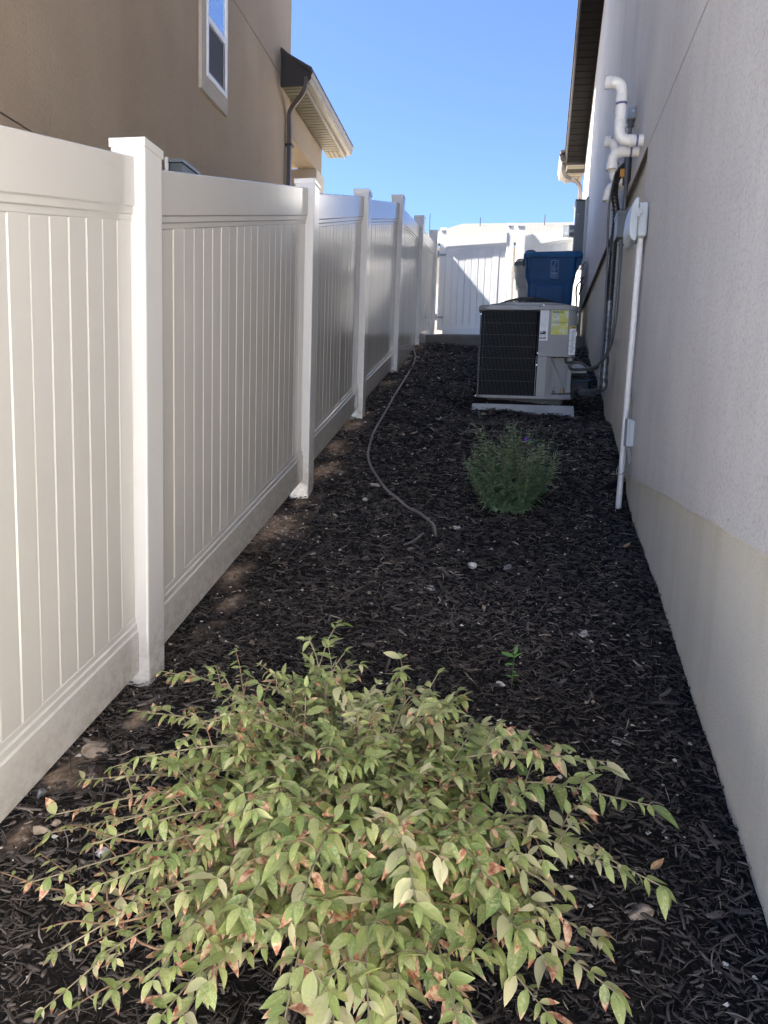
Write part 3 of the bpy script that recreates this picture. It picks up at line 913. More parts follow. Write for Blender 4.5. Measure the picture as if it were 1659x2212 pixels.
# downspout on the left house
b = MB(LO)
pth = smooth_path([(lx(9.70) + .35, 9.70, 4.46), (lx(9.70) + .35, 9.70, 4.36), (lx(9.74) + .28, 9.75, 4.27), (lx(9.9) + .12, 9.90, 4.20), (lx(9.95) + .05, 9.95, 4.10), (lx(9.95) + .05, 9.96, 3.9)], 6)
pth += [Vector((lx(9.95) + .05, 9.96, 1.2))]
b.tube(pth, .042, 4); dsp = lpart(b, 'downspout', M_gut, bevel=.008)
b = MB(LO)
for z in (3.7, 2.6): b.box(lx(9.95) + .0, lx(9.95) + .095, 9.93, 10.03, z, z + .03)
lpart(b, 'strap', M_dark, dsp)
# beam, ceiling and column
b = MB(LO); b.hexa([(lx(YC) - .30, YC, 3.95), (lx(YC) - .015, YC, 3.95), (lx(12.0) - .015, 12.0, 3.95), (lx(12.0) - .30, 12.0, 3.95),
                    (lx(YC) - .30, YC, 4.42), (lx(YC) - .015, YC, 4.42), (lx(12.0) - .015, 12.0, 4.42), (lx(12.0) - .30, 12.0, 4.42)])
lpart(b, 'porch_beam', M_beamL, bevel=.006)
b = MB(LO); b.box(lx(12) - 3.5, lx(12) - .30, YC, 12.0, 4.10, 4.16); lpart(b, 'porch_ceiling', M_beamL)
b = MB(LO); b.box(lx(12) - .38, lx(12) - .005, 11.63, 12.02, .8, 3.62); col_ = lpart(b, 'column', M_stL, bevel=.006)
b = MB(LO); b.box(lx(12) - .42, lx(12) + .02, 11.59, 12.06, 3.62, 3.955); lpart(b, 'capital', M_trimL, col_, bevel=.006)

# ================================================================== RIGHT HOUSE
RHO = Vector((1.0, 5.0, 1.0))
RH = empty('house', RHO, 'pale grey stucco house on the right with parged foundation and brown gable soffit', 'house')
def rpart(mb, name, mat, parent=None, **kw):
    o = mb.build(name, mat, parent or RH, **kw)
    o.location = (Vector(mb.o) - RHO) if parent is None else Vector((0, 0, 0))
    return o
YCR = 12.4; ZER = 4.22; PR = .61; YRR = 5.2; ZRR = ZER + (YCR - YRR) * PR; Y0R = 2 * YRR - YCR
def jz(y): return 1.835 - .0125 * y
SB = 4.96
def lowz(y): return -.335 + .010 * y
# foundation
b = MB(RHO)
b.hexa([(wx(Y0R, -.032), Y0R, -3), (wx(Y0R) + .3, Y0R, -3), (wx(YCR) + .3, YCR, -3), (wx(YCR, -.032), YCR, -3),
        (wx(Y0R, -.032), Y0R, 2.1), (wx(Y0R) + .3, Y0R, 2.1), (wx(YCR) + .3, YCR, 2.1), (wx(YCR, -.032), YCR, 2.1)])
rpart(b, 'foundation', M_found)
def ragged(mb, pts, th=.05):
    """front polygon (Y,Z) on the wall plane extruded inwards"""
    mb.ext([(wx(y), y, z) for y, z in pts], (th, 0, 0))
r = random.Random(4)
def wavy(y0, y1, f, n, amp):
    out = []; w = 0
    for i in range(n + 1):
        y = y0 + (y1 - y0) * i / n
        w = w * .7 + r.gauss(0, amp)
        out.append((y, f(y) + w + r.gauss(0, amp * .4)))
    return out
b = MB(RHO)
low = wavy(Y0R, SB, lowz, 260, .0022)
step = [(SB + r.gauss(0, .0015), lowz(SB) + (jz(SB) - .02 - lowz(SB)) * k / 60) for k in range(1, 60)]
ragged(b, low + step + [(SB, jz(SB) - .010), (Y0R, jz(Y0R) - .006)])
rpart(b, 'stucco_wall', M_stR)
b = MB(RHO)
up = wavy(SB - .02, YCR, lambda y: jz(y) - .004, 180, .0025)
ragged(b, [(Y0R, jz(Y0R) + .004), (SB - .03, jz(SB) + .002)] + up + [(YCR, ZER), (YRR, ZRR), (Y0R, ZER)], .06)
rpart(b, 'stucco_wall', M_stR)
# dirty weep screed under the stepped-up stucco
b = MB(RHO)
b.hexa([(wx(SB, .006), SB, jz(SB) - .022), (wx(SB, -.02), SB, jz(SB) - .022), (wx(YCR, -.02), YCR, jz(YCR) - .022), (wx(YCR, .006), YCR, jz(YCR) - .022),
        (wx(SB, .006), SB, jz(SB) - .008), (wx(SB, -.02), SB, jz(SB) - .008), (wx(YCR, -.02), YCR, jz(YCR) - .008), (wx(YCR, .006), YCR, jz(YCR) - .008)])
rpart(b, 'weep_screed', plain('dirty_screed', (0.10, 0.085, 0.07), 0.9, var=0.5, vs=20))
b = MB(RHO); b.box(wx(YCR) , 9.5, YCR - .1, YCR - .001, -1, ZER); b.box(wx(Y0R), 9.5, Y0R, Y0R + .1, -3, ZER)
b.ext([(9.5, Y0R, -3), (9.5, YCR, -3), (9.5, YCR, ZER), (9.5, YRR, ZRR), (9.5, Y0R, ZER)], (.1, 0, 0))
rpart(b, 'stucco_wall', M_stR)
# rake soffit boards
OV = .285
def rz(y): return ZER + (YCR - y) * PR
def slab(mb, ya, yb, x0o, x1o, h0, h1, zf=None):
    z = zf or rz
    mb.hexa([(wx(ya, x0o), ya, z(ya) + h0), (wx(ya, x1o), ya, z(ya) + h0), (wx(yb, x1o), yb, z(yb) + h0), (wx(yb, x0o), yb, z(yb) + h0),
             (wx(ya, x0o), ya, z(ya) + h1), (wx(ya, x1o), ya, z(ya) + h1), (wx(yb, x1o), yb, z(yb) + h1), (wx(yb, x0o), yb, z(yb) + h1)])
y = YCR
i = 0
while y > 7.6:
    b = MB(RHO); slab(b, y - .0855 + .0075, y, OV, .0, .002 + (i % 2) * .002, .014)
    rpart(b, 'soffit_board', M_sofB, bevel=.002)
    y -= .0855; i += 1
b = MB(RHO); slab(b, YRR, y, OV, .0, .004, .014)
b.hexa([(wx(Y0R, OV), Y0R, ZER), (wx(Y0R), Y0R, ZER), (wx(YRR), YRR, ZRR), (wx(YRR, OV), YRR, ZRR),
        (wx(Y0R, OV), Y0R, ZER + .01), (wx(Y0R), Y0R, ZER + .01), (wx(YRR), YRR, ZRR + .01), (wx(YRR, OV), YRR, ZRR + .01)])
rpart(b, 'soffit', M_sofB)
b = MB(RHO); slab(b, YRR, YCR + .02, OV + .02, -.1, .020, .03); rpart(b, 'soffit_backing', M_black)
b = MB(RHO); slab(b, YRR, YCR + .05, OV + .022, OV + .002, -.02, .15); rpart(b, 'fascia', M_dark, bevel=.002)
b = MB(RHO); slab(b, YRR, YCR + .06, OV + .028, OV + .024, .115, .15); rpart(b, 'drip_edge', M_gutC)
b = MB(RHO)
slab(b, YRR, YCR + .35, OV + .045, -9.5, .155, .19)
zz = lambda y_: ZER + (y_ - Y0R) * PR
slab(b, Y0R - .3, YRR, OV + .045, -9.5, .155, .19, zz)
rpart(b, 'roof', M_shinD, bevel=.004)
# rear eave returning beyond the corner (gutter faces the alley)
porch(RH, RHO, lambda y: wx(y, 0.0) , -1, 12.45, 13.35, 4.20, .27, M_sofC, M_gutC, M_gutC, M_beamL, 5, zt=.10)
b = MB(RHO)
pth = smooth_path([(wx(12.5, .335), 12.5, 4.25), (wx(12.5, .335), 12.5, 4.14), (wx(12.52, .28), 12.52, 4.04), (wx(12.5, .12), 12.5, 3.95), (wx(12.5, .05), 12.5, 3.85), (wx(12.5, .045), 12.5, 3.7)], 6)
pth += [Vector((wx(12.5, .045), 12.5, 1.35))]
b.tube(pth, .042, 4); dsp = rpart(b, 'downspout', M_gut, bevel=.008)
b = MB(RHO); b.box(wx(12.5, .10), wx(12.5, -.01), 12.45, 12.55, 3.58, 3.61); rpart(b, 'strap', M_gutC, dsp)
b = MB(RHO); b.box(wx(12.4) + .02, 6, 12.42, 12.5, 1, 4.2); rpart(b, 'rear_wall', M_stR)

# ================================================================== FAR HOUSE
b0 = Vector((0, 30, 3))
fh = empty('house', b0, 'far house showing only its pale grey shingle roof above the gate', 'house')
YF = 27.0; zr = .2655 * (YF + 5)
b = MB(b0); b.hexa([(-4.6, YF, zr - 2.1), (10, YF, zr - 2.1), (10, YF + 5, zr - .1), (-2.65 , YF + 5, zr - .1),
                    (-4.6, YF, zr - 2.0), (10, YF, zr - 2.0), (10, YF + 5, zr), (-2.65, YF + 5, zr)])
o = b.build('roof', M_shin, fh); o.location = (0, 0, 0)
b = MB(b0); b.box(-4.0, 9.6, YF + .6, YF + 9, 0, zr - 2.0); o = b.build('wall', M_trimL, fh); o.location = (0, 0, 0)
for px, h in ((928, .22), (1176, .10), (1037, .03)):
    p = at(px, 484, YF + 4.2)
    b = MB(b0); b.tube([(p.x, YF + 4.2, zr - .7), (p.x, YF + 4.2, zr + h)], .020, 8)
    o = b.build('vent_pipe', M_dark, fh); o.location = (0, 0, 0)

# ================================================================== METER PANEL ON RIGHT WALL
def box_thing(name, label, cat, O):
    return empty(name, O, label, cat)
def sub(mb, name, mat, root, parent=None, **kw):
    o = mb.build(name, mat, parent or root, **kw)
    o.location = (Vector(mb.o) - Vector(root.location)) if parent is None else Vector((0, 0, 0))
    return o
O = Vector((wx(10.9), 10.9, 2.5))
mp = box_thing('meter_panel', 'tall dark blue grey electric meter panel on right wall above the bins', 'meter panel', O)
b = MB(O); b.box(wx(10.9, .16), wx(10.9, .0), 10.9, 11.25, 2.30, 3.185); sub(b, 'enclosure', M_elec, mp, bevel=.006)
b = MB(O); b.box(wx(10.9, .175), wx(10.9, -.0), 10.885, 11.27, 3.187, 3.205); sub(b, 'rain_lid', M_elec, mp, bevel=.003)
b = MB(O); b.disc((wx(10.9, .16), 11.1, 2.82), (-1, 0, 0), .088, .07, 20); me_ = sub(b, 'meter_collar', M_elecl, mp, smooth=35)
b = MB(O); b.disc((wx(10.9, .225), 11.1, 2.82), (-1, 0, 0), .080, .09, 20); sub(b, 'meter_dome', M_meterglass, mp, smooth=35)
b = MB(O)
for z in (3.10, 2.88, 2.62): b.disc((wx(10.9, .05), 10.901, z), (0, -1, 0), .007, .006, 8)
b.disc((wx(10.9, .13), 10.901, 3.0), (0, -1, 0), .008, .006, 8); b.disc((wx(10.9, .13), 10.901, 2.96), (0, -1, 0), .008, .006, 8)
sub(b, 'screw', M_bright, mp)
O = Vector((wx(10.7), 10.7, 2.5))
b = MB(O); b.box(wx(10.7, .035), wx(10.7, .0), 10.7, 10.88, 1.2, 3.18)
tag(b.build('trim_board', plain('painted_trim', (0.34, 0.36, 0.36), 0.6), None, bevel=.004), 'grey trim board running down the wall behind the meter panel', 'trim')

# ================================================================== PVC VENTS
def elbow_path(pts, rad, n=7):
    P = [Vector(p) for p in pts]; out = [P[0]]
    for i in range(1, len(P) - 1):
        a = (P[i - 1] - P[i]).normalized(); c = (P[i + 1] - P[i]).normalized()
        s = P[i] + a * rad; e = P[i] + c * rad
        for k in range(n + 1):
            t = k / n; out.append((s * (1 - t) ** 2 + P[i] * 2 * t * (1 - t) + e * t * t))
    out.append(P[-1]); return out
def vent(name, label, pts, rad=.036, bend=.075, hubs=(), bands=()):
    O = Vector(pts[0]); root = empty(name, O, label, 'vent pipe', 'white plastic vent pipes on the right wall')
    b = MB(O); path = elbow_path(pts, bend); b.tube(path, rad, 18, caps=False)
    sub(b, 'pipe', M_pvc, root, smooth=60)
    for p, d, L in hubs:
        b = MB(O); p = Vector(p); d = Vector(d).normalized(); b.tube([p - d * L / 2, p - d * L / 2 * .96, p + d * L / 2 * .96, p + d * L / 2], [rad * 1.06, rad * 1.12, rad * 1.12, rad * 1.1], 20, caps=False)
        # inner lip
        sub(b, 'coupling', M_pvc, root, smooth=60)
    e = Vector(pts[-1]); dd = (e - Vector(pts[-2])).normalized()
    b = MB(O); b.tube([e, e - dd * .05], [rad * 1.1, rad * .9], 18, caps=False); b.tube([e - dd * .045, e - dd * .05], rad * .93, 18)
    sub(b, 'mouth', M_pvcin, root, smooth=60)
    for p, d in bands:
        b = MB(O); p = Vector(p); d = Vector(d).normalized(); b.tube([p - d * .007, p + d * .007], rad * 1.015, 18, caps=False)
        sub(b, 'primer_ring', M_primer, root, smooth=60)
    return root
XW = (1, 0, 0); ZZ = (0, 0, 1)
ya = 5.23; xv = .585
vent('vent_pipe', 'nearest and tallest white plastic vent pipe, swan necked with mouth facing the fence',
     [(wx(ya, -.02), ya, 1.905), (xv, ya, 1.905), (xv, ya, 2.275), (.468, ya, 2.275)], hubs=[((.665, ya, 1.905), XW, .04), ((xv, ya, 2.005), ZZ, .045), ((xv, ya, 2.165), ZZ, .045), ((.49, ya, 2.275), XW, .045)],
     bands=[((.70, ya, 1.905), XW), ((xv, ya, 2.135), ZZ)])
yb = 5.42
vent('vent_pipe', 'short white plastic elbow turned down just under the tallest vent pipe',
     [(wx(yb, -.02), yb, 1.905), (.572, yb, 1.905), (.572, yb, 1.785)], hubs=[((.572, yb, 1.805), ZZ, .04)], bands=[((.69, yb, 1.905), XW)])
yc = 6.02; xv = .652
vent('vent_pipe', 'farther white plastic swan neck vent half hidden behind the black line',
     [(wx(yc, -.02), yc, 1.895), (xv, yc, 1.895), (xv, yc, 2.19), (.572, yc, 2.19)], hubs=[((xv, yc, 1.985), ZZ, .045), ((.59, yc, 2.19), XW, .045)], bands=[((xv, yc, 2.02), ZZ)])
yd = 6.22
vent('vent_pipe', 'lowest and farthest white plastic elbow turned down beside the black line',
     [(wx(yd, -.02), yd, 1.93), (.642, yd, 1.93), (.642, yd, 1.815)], hubs=[((.642, yd, 1.83), ZZ, .04)])

# small junction box with conduit, grey breaker box, conduit
O = Vector((wx(5.75), 5.75, 1.5))
jb = empty('conduit_run', O, 'dark grey conduit running down the right wall from a small metal box', 'conduit')
b = MB(O); b.box(wx(5.72, .062), wx(5.72, .002), 5.72, 5.83, 2.243, 2.325); bx = sub(b, 'junction_box', M_elecl, jb, bevel=.004)
b = MB(O); b.disc((wx(5.72, .025), 5.719, 2.288), (0, -1, 0), .012, .002, 14); sub(b, 'knockout', M_bright, jb, bx)
b = MB(O); b.tube([(wx(5.78, .032), 5.78, 2.245), (wx(5.78, .032), 5.78, 2.20)], .022, 12); sub(b, 'fitting', M_cond, jb, smooth=40)
b = MB(O); b.tube([(wx(5.78, .032), 5.78, 2.22), (wx(5.78, .032), 5.78, 1.56)], .0135, 12); sub(b, 'conduit', M_cond, jb, smooth=60)
b = MB(O); b.tube(smooth_path([(wx(5.78, .035), 5.78, 1.42), (wx(5.78, .035), 5.78, 1.1), (wx(5.82, .035), 5.82, .8), (wx(5.95, .05), 5.95, .62), (wx(6.1, .1), 6.12, .52), (.62, 6.4, .50), (.50, 6.82, .52), (.47, 6.90, .56)], 6), .0135, 12)
sub(b, 'whip', M_cond, jb, smooth=60)
O = Vector((wx(5.72), 5.72, 1.5))
gb = empty('breaker_box', O, 'flat dark grey disconnect box between the black line and the pale box', 'electrical box')
b = MB(O); b.box(wx(5.69, .082), wx(5.69, .002), 5.69, 5.86, 1.40, 1.585); bx = sub(b, 'enclosure', M_elec, gb, bevel=.006)
b = MB(O); b.box(wx(5.69, .086), wx(5.69, .0), 5.683, 5.87, 1.548, 1.59); sub(b, 'lid', M_elec, gb, bevel=.004)
b = MB(O); b.tube([(wx(5.78, .035), 5.78, 1.40), (wx(5.78, .035), 5.78, 1.36)], .022, 12); sub(b, 'fitting', M_cond, gb, smooth=40)

# wall boot and insulated line set
O = Vector((wx(6.0), 6.1, 1.2))
ls = empty('refrigerant_line', O, 'thick black ribbed insulated line hanging down the right wall to the air conditioner', 'insulated line')
b = MB(O); b.box(wx(5.85, .045), wx(5.85, .0), 5.80, 5.92, 1.83, 2.03); sub(b, 'wall_boot', plain('navy_boot', (0.015, 0.02, 0.035), .5), ls, bevel=.008)
b = MB(O); b.box(wx(5.85, .075), wx(5.85, .03), 5.83, 5.86, 1.87, 1.93); sub(b, 'foam_sealant', M_orange, ls, bevel=.01)
Lx = lambda y: wx(y, .055)
pth = smooth_path([(wx(5.88, .03), 5.88, 1.97), (wx(5.95, .075), 5.95, 1.93), (wx(6.05, .085), 6.06, 1.83), (Lx(6.12), 6.12, 1.68), (Lx(6.15), 6.15, 1.45), (Lx(6.15), 6.15, 1.2), (Lx(6.15), 6.15, .95), (Lx(6.15), 6.15, .6), (Lx(6.15), 6.15, .40)], 10)
fine = []
for i in range(len(pth) - 1):
    L = (pth[i + 1] - pth[i]).length; k = max(1, int(L / .006))
    for j in range(k): fine.append(pth[i].lerp(pth[i + 1], j / k))
fine.append(pth[-1])
rad = []
for i, p in enumerate(fine):
    rr = .027 + (.0022 if (i // 2) % 2 else 0) * (1 if p.z > .95 else .25)
    if p.z < .95: rr += .0015 * math.sin(i * .37) + random.uniform(-.0008, .0008)
    rad.append(rr)
k = next(i for i, p in enumerate(fine) if p.z < 1.02)
b = MB(O); b.tube(fine[:k + 1], rad[:k + 1], 14); sub(b, 'corrugated_sleeve', M_blackrub, ls, smooth=60)
b = MB(O); b.tube(fine[k:], [x * 1.08 for x in rad[k:]], 14); sub(b, 'taped_sleeve', M_foil, ls, smooth=60)
b = MB(O)
pp = smooth_path([(Lx(6.15), 6.15, .42), (Lx(6.15), 6.15, .335), (.66, 6.22, .30), (.60, 6.45, .30), (.545, 6.72, .315)], 6)
b.tube(pp, [.030] * 8 + [.027] * (len(pp) - 8), 12); sub(b, 'taped_sleeve', M_foil, ls, smooth=60)
b = MB(O); pp = smooth_path([(wx(5.9, .10), 5.95, 1.92), (wx(6.1, .115), 6.10, 1.7), (wx(6.1, .095), 6.10, 1.2), (wx(6.1, .09), 6.10, .7), (wx(6.1, .10), 6.10, .4), (.65, 6.2, .27), (.56, 6.6, .285)], 7)
b.tube(pp, .0085, 8); sub(b, 'liquid_line', M_cond, ls, smooth=60)
b = MB(O)
for z in (1.72, 1.16, .70): b.tube([(Lx(6.15) - .034, 6.15 - .0, z - .004), (Lx(6.15) - .034, 6.15, z + .006)], .003, 6); b.tube([(Lx(6.15), 6.15, z), (Lx(6.15), 6.15, z + .006)], .0325, 14)
sub(b, 'cable_tie', M_black, ls)
b = MB(O); b.tube([(.575, 6.60, .30), (.565, 6.63, .302), (.535, 6.76, .308), (.53, 6.78, .308)], [.018, .042, .042, .02], 18); fd = sub(b, 'filter_drier', M_black, ls, smooth=50)
b = MB(O); b.tube([(.56, 6.64, .343), (.553, 6.67, .344)], .008, 8); sub(b, 'tag_mark', M_pink, ls, fd)

# pale grey telephone box with pipe, small plate box, cables
O = Vector((wx(4.7), 4.7, 1.2))
tb = empty('telecom_box', O, 'pale grey rounded plastic utility box on top of the white pipe', 'utility box')
b = MB(O); b.box(wx(4.65, .068), wx(4.65, .006), 4.655, 4.86, 1.150, 1.352); sub(b, 'back_box', M_greyp, tb, bevel=.018, seg=4)
b = MB(O)
prf = [(.066, 1.125), (.066, 1.368), (.082, 1.372), (.098, 1.345), (.110, 1.29), (.116, 1.21), (.112, 1.16), (.098, 1.130), (.082, 1.120)]
b.ext([(wx(4.65, o_), 4.63, z) for o_, z in prf], (0, .25, 0)); cv = sub(b, 'cover', M_greyp, tb, bevel=.012, seg=3)
b = MB(O); b.box(wx(4.65, .078), wx(4.65, .055), 4.622, 4.634, 1.255, 1.305); b.box(wx(4.65, .066), wx(4.65, .046), 4.618, 4.632, 1.272, 1.292); sub(b, 'latch', M_greyp, tb, cv, bevel=.003)
O = Vector((wx(4.74, .04), 4.74, 0))
wp = tag(MB(O).tube([(wx(4.70, .034), 4.72, 1.16), (wx(4.72, .036), 4.73, .6), (wx(4.74, .038), 4.76, -.54)], .0185, 16).build('drain_pipe', M_pvc, None, smooth=60),
         'straight white plastic pipe running down the right wall into the mulch', 'pipe')
O = Vector((wx(4.62), 4.62, -.03))
pb = empty('junction_box', O, 'small pale grey hinged plate box low on the stucco beside the white pipe', 'utility box')
b = MB(O); b.box(wx(4.62, .030), wx(4.62, .0), 4.60, 4.70, -.108, .050); bx = sub(b, 'enclosure', M_greyp, pb, bevel=.003)
b = MB(O); b.box(wx(4.62, .042), wx(4.62, .031), 4.592, 4.71, -.108, .062); sub(b, 'hinged_cover', M_greyp, pb, bevel=.002)
b = MB(O); b.disc((wx(4.62, .022), 4.599, .048), (0, -1, 0), .010, .008, 12); sub(b, 'pivot', M_greyp, pb, bevel=.002)
O = Vector((wx(4.7), 4.7, -.2))
cb = empty('cable', O, 'thin grey cables looping round the white pipe below the plate box', 'cable')
def P3(px, py, off=.03):
    a, c = ray(px, py); Y = (.63 - off) / (a - .021); return Vector((a * Y, Y, c * Y))
def dd(x, y): return (2250 + x / 2.95) / 1.85172, (1350 + y / 2.95) / 1.85172
for k_, pts in enumerate(([(775, 1300), (780, 1400), (785, 1480), (765, 1550), (720, 1600), (670, 1618), (640, 1600), (640, 1560), (665, 1520)],
            [(795, 1300), (797, 1400), (790, 1500), (760, 1570), (735, 1590)],
            [(770, 1310), (768, 1370), (748, 1430), (742, 1540)],
            [(830, 600), (848, 680), (835, 800), (810, 900), (805, 960)], [(835, 640), (838, 720), (825, 820), (800, 930)])):
    b = MB(O); b.tube(smooth_path([P3(*dd(x, y), .015 + .025 * (k_ == 0) * (1 if j_ in (4, 5, 6) else .4)) if not (k_ == 0 and j_ in (5,)) else P3(*dd(x, y), .066) for j_, (x, y) in enumerate(pts)], 5), .0042 if k_ < 2 else .0028, 8)
    sub(b, 'cable_strand', M_cable, cb, smooth=60)

# ================================================================== AIR CONDITIONER
pad = MB((.07, 7.3, .1))
pad.hexa([(-.415, 6.79, .02), (.55, 6.79, .02), (.55, 7.82, .02), (-.415, 7.82, .02), (-.395, 6.81, .190), (.53, 6.81, .190), (.53, 7.80, .190), (-.395, 7.80, .190)])
tag(pad.build('equipment_pad', M_pad, None, bevel=.008, seg=3), 'pale grey plastic pad under the air conditioner, half sunk in mulch', 'equipment pad')
AO = Vector((.076, 7.32, .2))
ac = empty('air_conditioner', AO, 'grey outdoor air conditioner unit with black coil grille on a pale pad', 'air conditioner')
def rrect(x0, x1, y0, y1, r_, n=6):
    pts = []
    for cx_, cy_, a0 in ((x1 - r_, y1 - r_, 0), (x0 + r_, y1 - r_, 90), (x0 + r_, y0 + r_, 180), (x1 - r_, y0 + r_, 270)):
        for k in range(n + 1):
            a = math.radians(a0 + 90 * k / n); pts.append((cx_ + r_ * math.cos(a), cy_ + r_ * math.sin(a)))
    return pts
AX0, AX1, AY0, AY1 = -.372, .524, 6.872, 7.77
def AX(cx_): return AX0 + (cx_ - 120) / (1270 - 120) * (AX1 - AX0)
def AZ(cy_): return 1.098 - (cy_ - 212) / (1262 - 212) * .852
def loft_z(mb, pts, zs):
    P = [[(x, y, z) for x, y in pts] for z in zs]
    n = len(pts); vs = [p for r_ in P for p in r_]
    fs = [tuple(range(n - 1, -1, -1)), tuple(range((len(zs) - 1) * n, len(zs) * n))]
    for k in range(len(zs) - 1):
        fs += [(k * n + i, k * n + (i + 1) % n, (k + 1) * n + (i + 1) % n, (k + 1) * n + i) for i in range(n)]
    mb.add(vs, fs)
b = MB(AO); loft_z(b, rrect(-.30, .45, 6.93, 7.7, .06), [.19, .262]); sub(b, 'riser', M_riser, ac)
b = MB(AO); loft_z(b, rrect(AX0 - .006, AX1 - .004, AY0 - .006, AY1 + .006, .075), [.247, .272]); sub(b, 'base_pan', M_acgrey, ac, bevel=.003)
# coil core
b = MB(AO); loft_z(b, rrect(AX0 + .016, AX(826), AY0 + .045, AY1 - .012, .05), [.27, 1.07]); sub(b, 'coil', M_coil, ac)
# lid
b = MB(AO); loft_z(b, rrect(AX0 - .012, AX1 + .010, AY0 - .012, AY1 + .012, .09), [1.052, 1.098]); sub(b, 'top_lid', M_acgrey, ac, bevel=.008, seg=3)
b = MB(AO); loft_z(b, rrect(AX0 + .03, AX1 - .03, AY0 + .03, AY1 - .03, .30, 12), [1.098, 1.128]); sub(b, 'raised_ring', M_acgrey, ac, bevel=.006)
# fan guard: concentric rings on a shallow dome
b = MB(AO); cx_, cy_ = .076, 7.32
for i in range(17):
    rr = .03 + i * .0205; zz_ = 1.130 + .105 * (1 - (rr / .37) ** 2)
    ring = [(cx_ + rr * math.cos(a), cy_ + rr * math.sin(a), zz_) for a in [2 * math.pi * k / 40 for k in range(41)]]
    b.tube(ring, .0026, 4, caps=False)
for k in range(8):
    a = math.pi * 2 * k / 8
    b.tube([(cx_ + rr_ * math.cos(a), cy_ + rr_ * math.sin(a), 1.128 + .105 * (1 - (rr_ / .37) ** 2)) for rr_ in (.02, .12, .22, .3, .365)], .003, 4)
sub(b, 'fan_guard', M_black, ac)
b = MB(AO); b.disc((cx_, cy_, 1.06), (0, 0, 1), .07, .04, 16)
sub(b, 'fan_hub', M_black, ac)
# wire guard: horizontal wires and vertical wires, front + left corner
b = MB(AO)
xg1 = AX(815)
front = [(xg1, AY0 + .006)] + [(AX(x), AY0 + .006) for x in range(790, 175, -16)]
corner = [(AX0 + .075 - .069 * math.sin(a), AY0 + .075 - .069 * math.cos(a)) for a in [math.radians(d) for d in range(12, 91, 13)]]
left = [(AX0 + .006, y) for y in np.arange(AY0 + .10, AY1 - .08, .021)]
line = front + corner + left
for i, (x, y) in enumerate(line):
    b.tube([(x, y, .272), (x, y, 1.055)], .0012, 4, caps=False)
for cyy in (262, 410, 543, 675, 805, 937, 1065, 1225):
    z = AZ(cyy); b.tube([(x, y, z) for x, y in line], .0011, 4, caps=False)
o = sub(b, 'coil_guard', M_wire, ac)
# corner posts / trim beside coil
b = MB(AO); b.box(AX(818), AX(832), AY0, AY0 + .03, .272, 1.052); sub(b, 'trim', M_coil, ac)
# control panel (upper right) wrapping round the corner
def panel_r(z0, z1, xa, mat, name, inset=0.0, xr=AX1):
    b = MB(AO)
    pts = [(xa, AY0 + inset)]
    r_ = .085
    for k in range(9):
        a = math.radians(90 * k / 8); pts.append((xr - r_ + (r_ - inset) * math.sin(a), AY0 + r_ - (r_ - inset) * math.cos(a)))
    pts.append((xr - inset, AY0 + .5))
    inner = [(x - (.012 if i > 0 else 0), y + .012) for i, (x, y) in enumerate(pts)][::-1]
    P = [(x, y, z0) for x, y in pts + inner]
    b.ext(P, (0, 0, z1 - z0))
    return sub(b, name, mat, ac, smooth=50)
cp = panel_r(AZ(780), 1.052, AX(832), M_acgrey, 'control_panel')
b = MB(AO); b.box(AX(812), AX(940), AY0 + .002, AY0 + .012, .272, AZ(782)); b.box(AX(938), AX(942), AY0 + .002, AY0 + .05, .272, AZ(782)); sub(b, 'service_panel', M_acgrey, ac, bevel=.002)
b = MB(AO); b.box(AX(940), AX(990), AY0 + .045, AY0 + .055, .272, AZ(782)); b.box(AX(985), AX(988), AY0 + .045, AY0 + .10, .272, AZ(782)); sub(b, 'valve_bracket', M_acpanel, ac)
b = MB(AO); b.box(AX(988), AX(1190), AY0 + .10, AY0 + .11, .272, AZ(782)); vp = sub(b, 'valve_plate', M_acpanel, ac)
b = MB(AO); b.box(AX(1185), AX(1240), AY0 + .06, AY0 + .075, .272, AZ(782)); b.box(AX(1180), AX(1192), AY0 + .05, AY0 + .1, .272, AZ(782)); b.box(AX(1232), AX(1240), AY0 + .06, AY0 + .5, .272, AZ(782)); sub(b, 'side_panel', M_acgrey, ac, bevel=.002)
b = MB(AO); b.box(AX(960), AX(1240), AY0, AY0 + .012, .262, .290); sub(b, 'base_lip', M_acgrey, ac, bevel=.002)
b = MB(AO)
for x, y in ((1053, 1120), (1095, 935), (1108, 970), (1128, 1015)): b.disc((AX(x), AY0 + .099, AZ(y)), (0, -1, 0), .006 if y > 1100 else .002, .002, 10)
b.disc((AX(1100), AY0 - .001, AZ(1252)), (0, -1, 0), .006, .002, 8)
sub(b, 'hole', M_ink, ac, vp)
b = MB(AO)
for x, y in ((865, 219), (827, 743), (822, 875), (802, 1255), (940, 1252), (138, 315), (117, 1240)): b.disc((AX(x), AY0 - (.013 if y < 260 else .0), AZ(y)), (0, -1, 0), .0055, .004, 8)
sub(b, 'screw', M_bright, ac)
b = MB(AO)
for x in (190, 245, 305, 520, 745): b.disc((AX(x), AY0 - .0065, AZ(1243)), (0, -1, 0), .004, .002, 8)
b.disc((AX(820), AY0 - .013, AZ(228)), (0, -1, 0), .006, .002, 8)
sub(b, 'screw_hole', M_ink, ac)
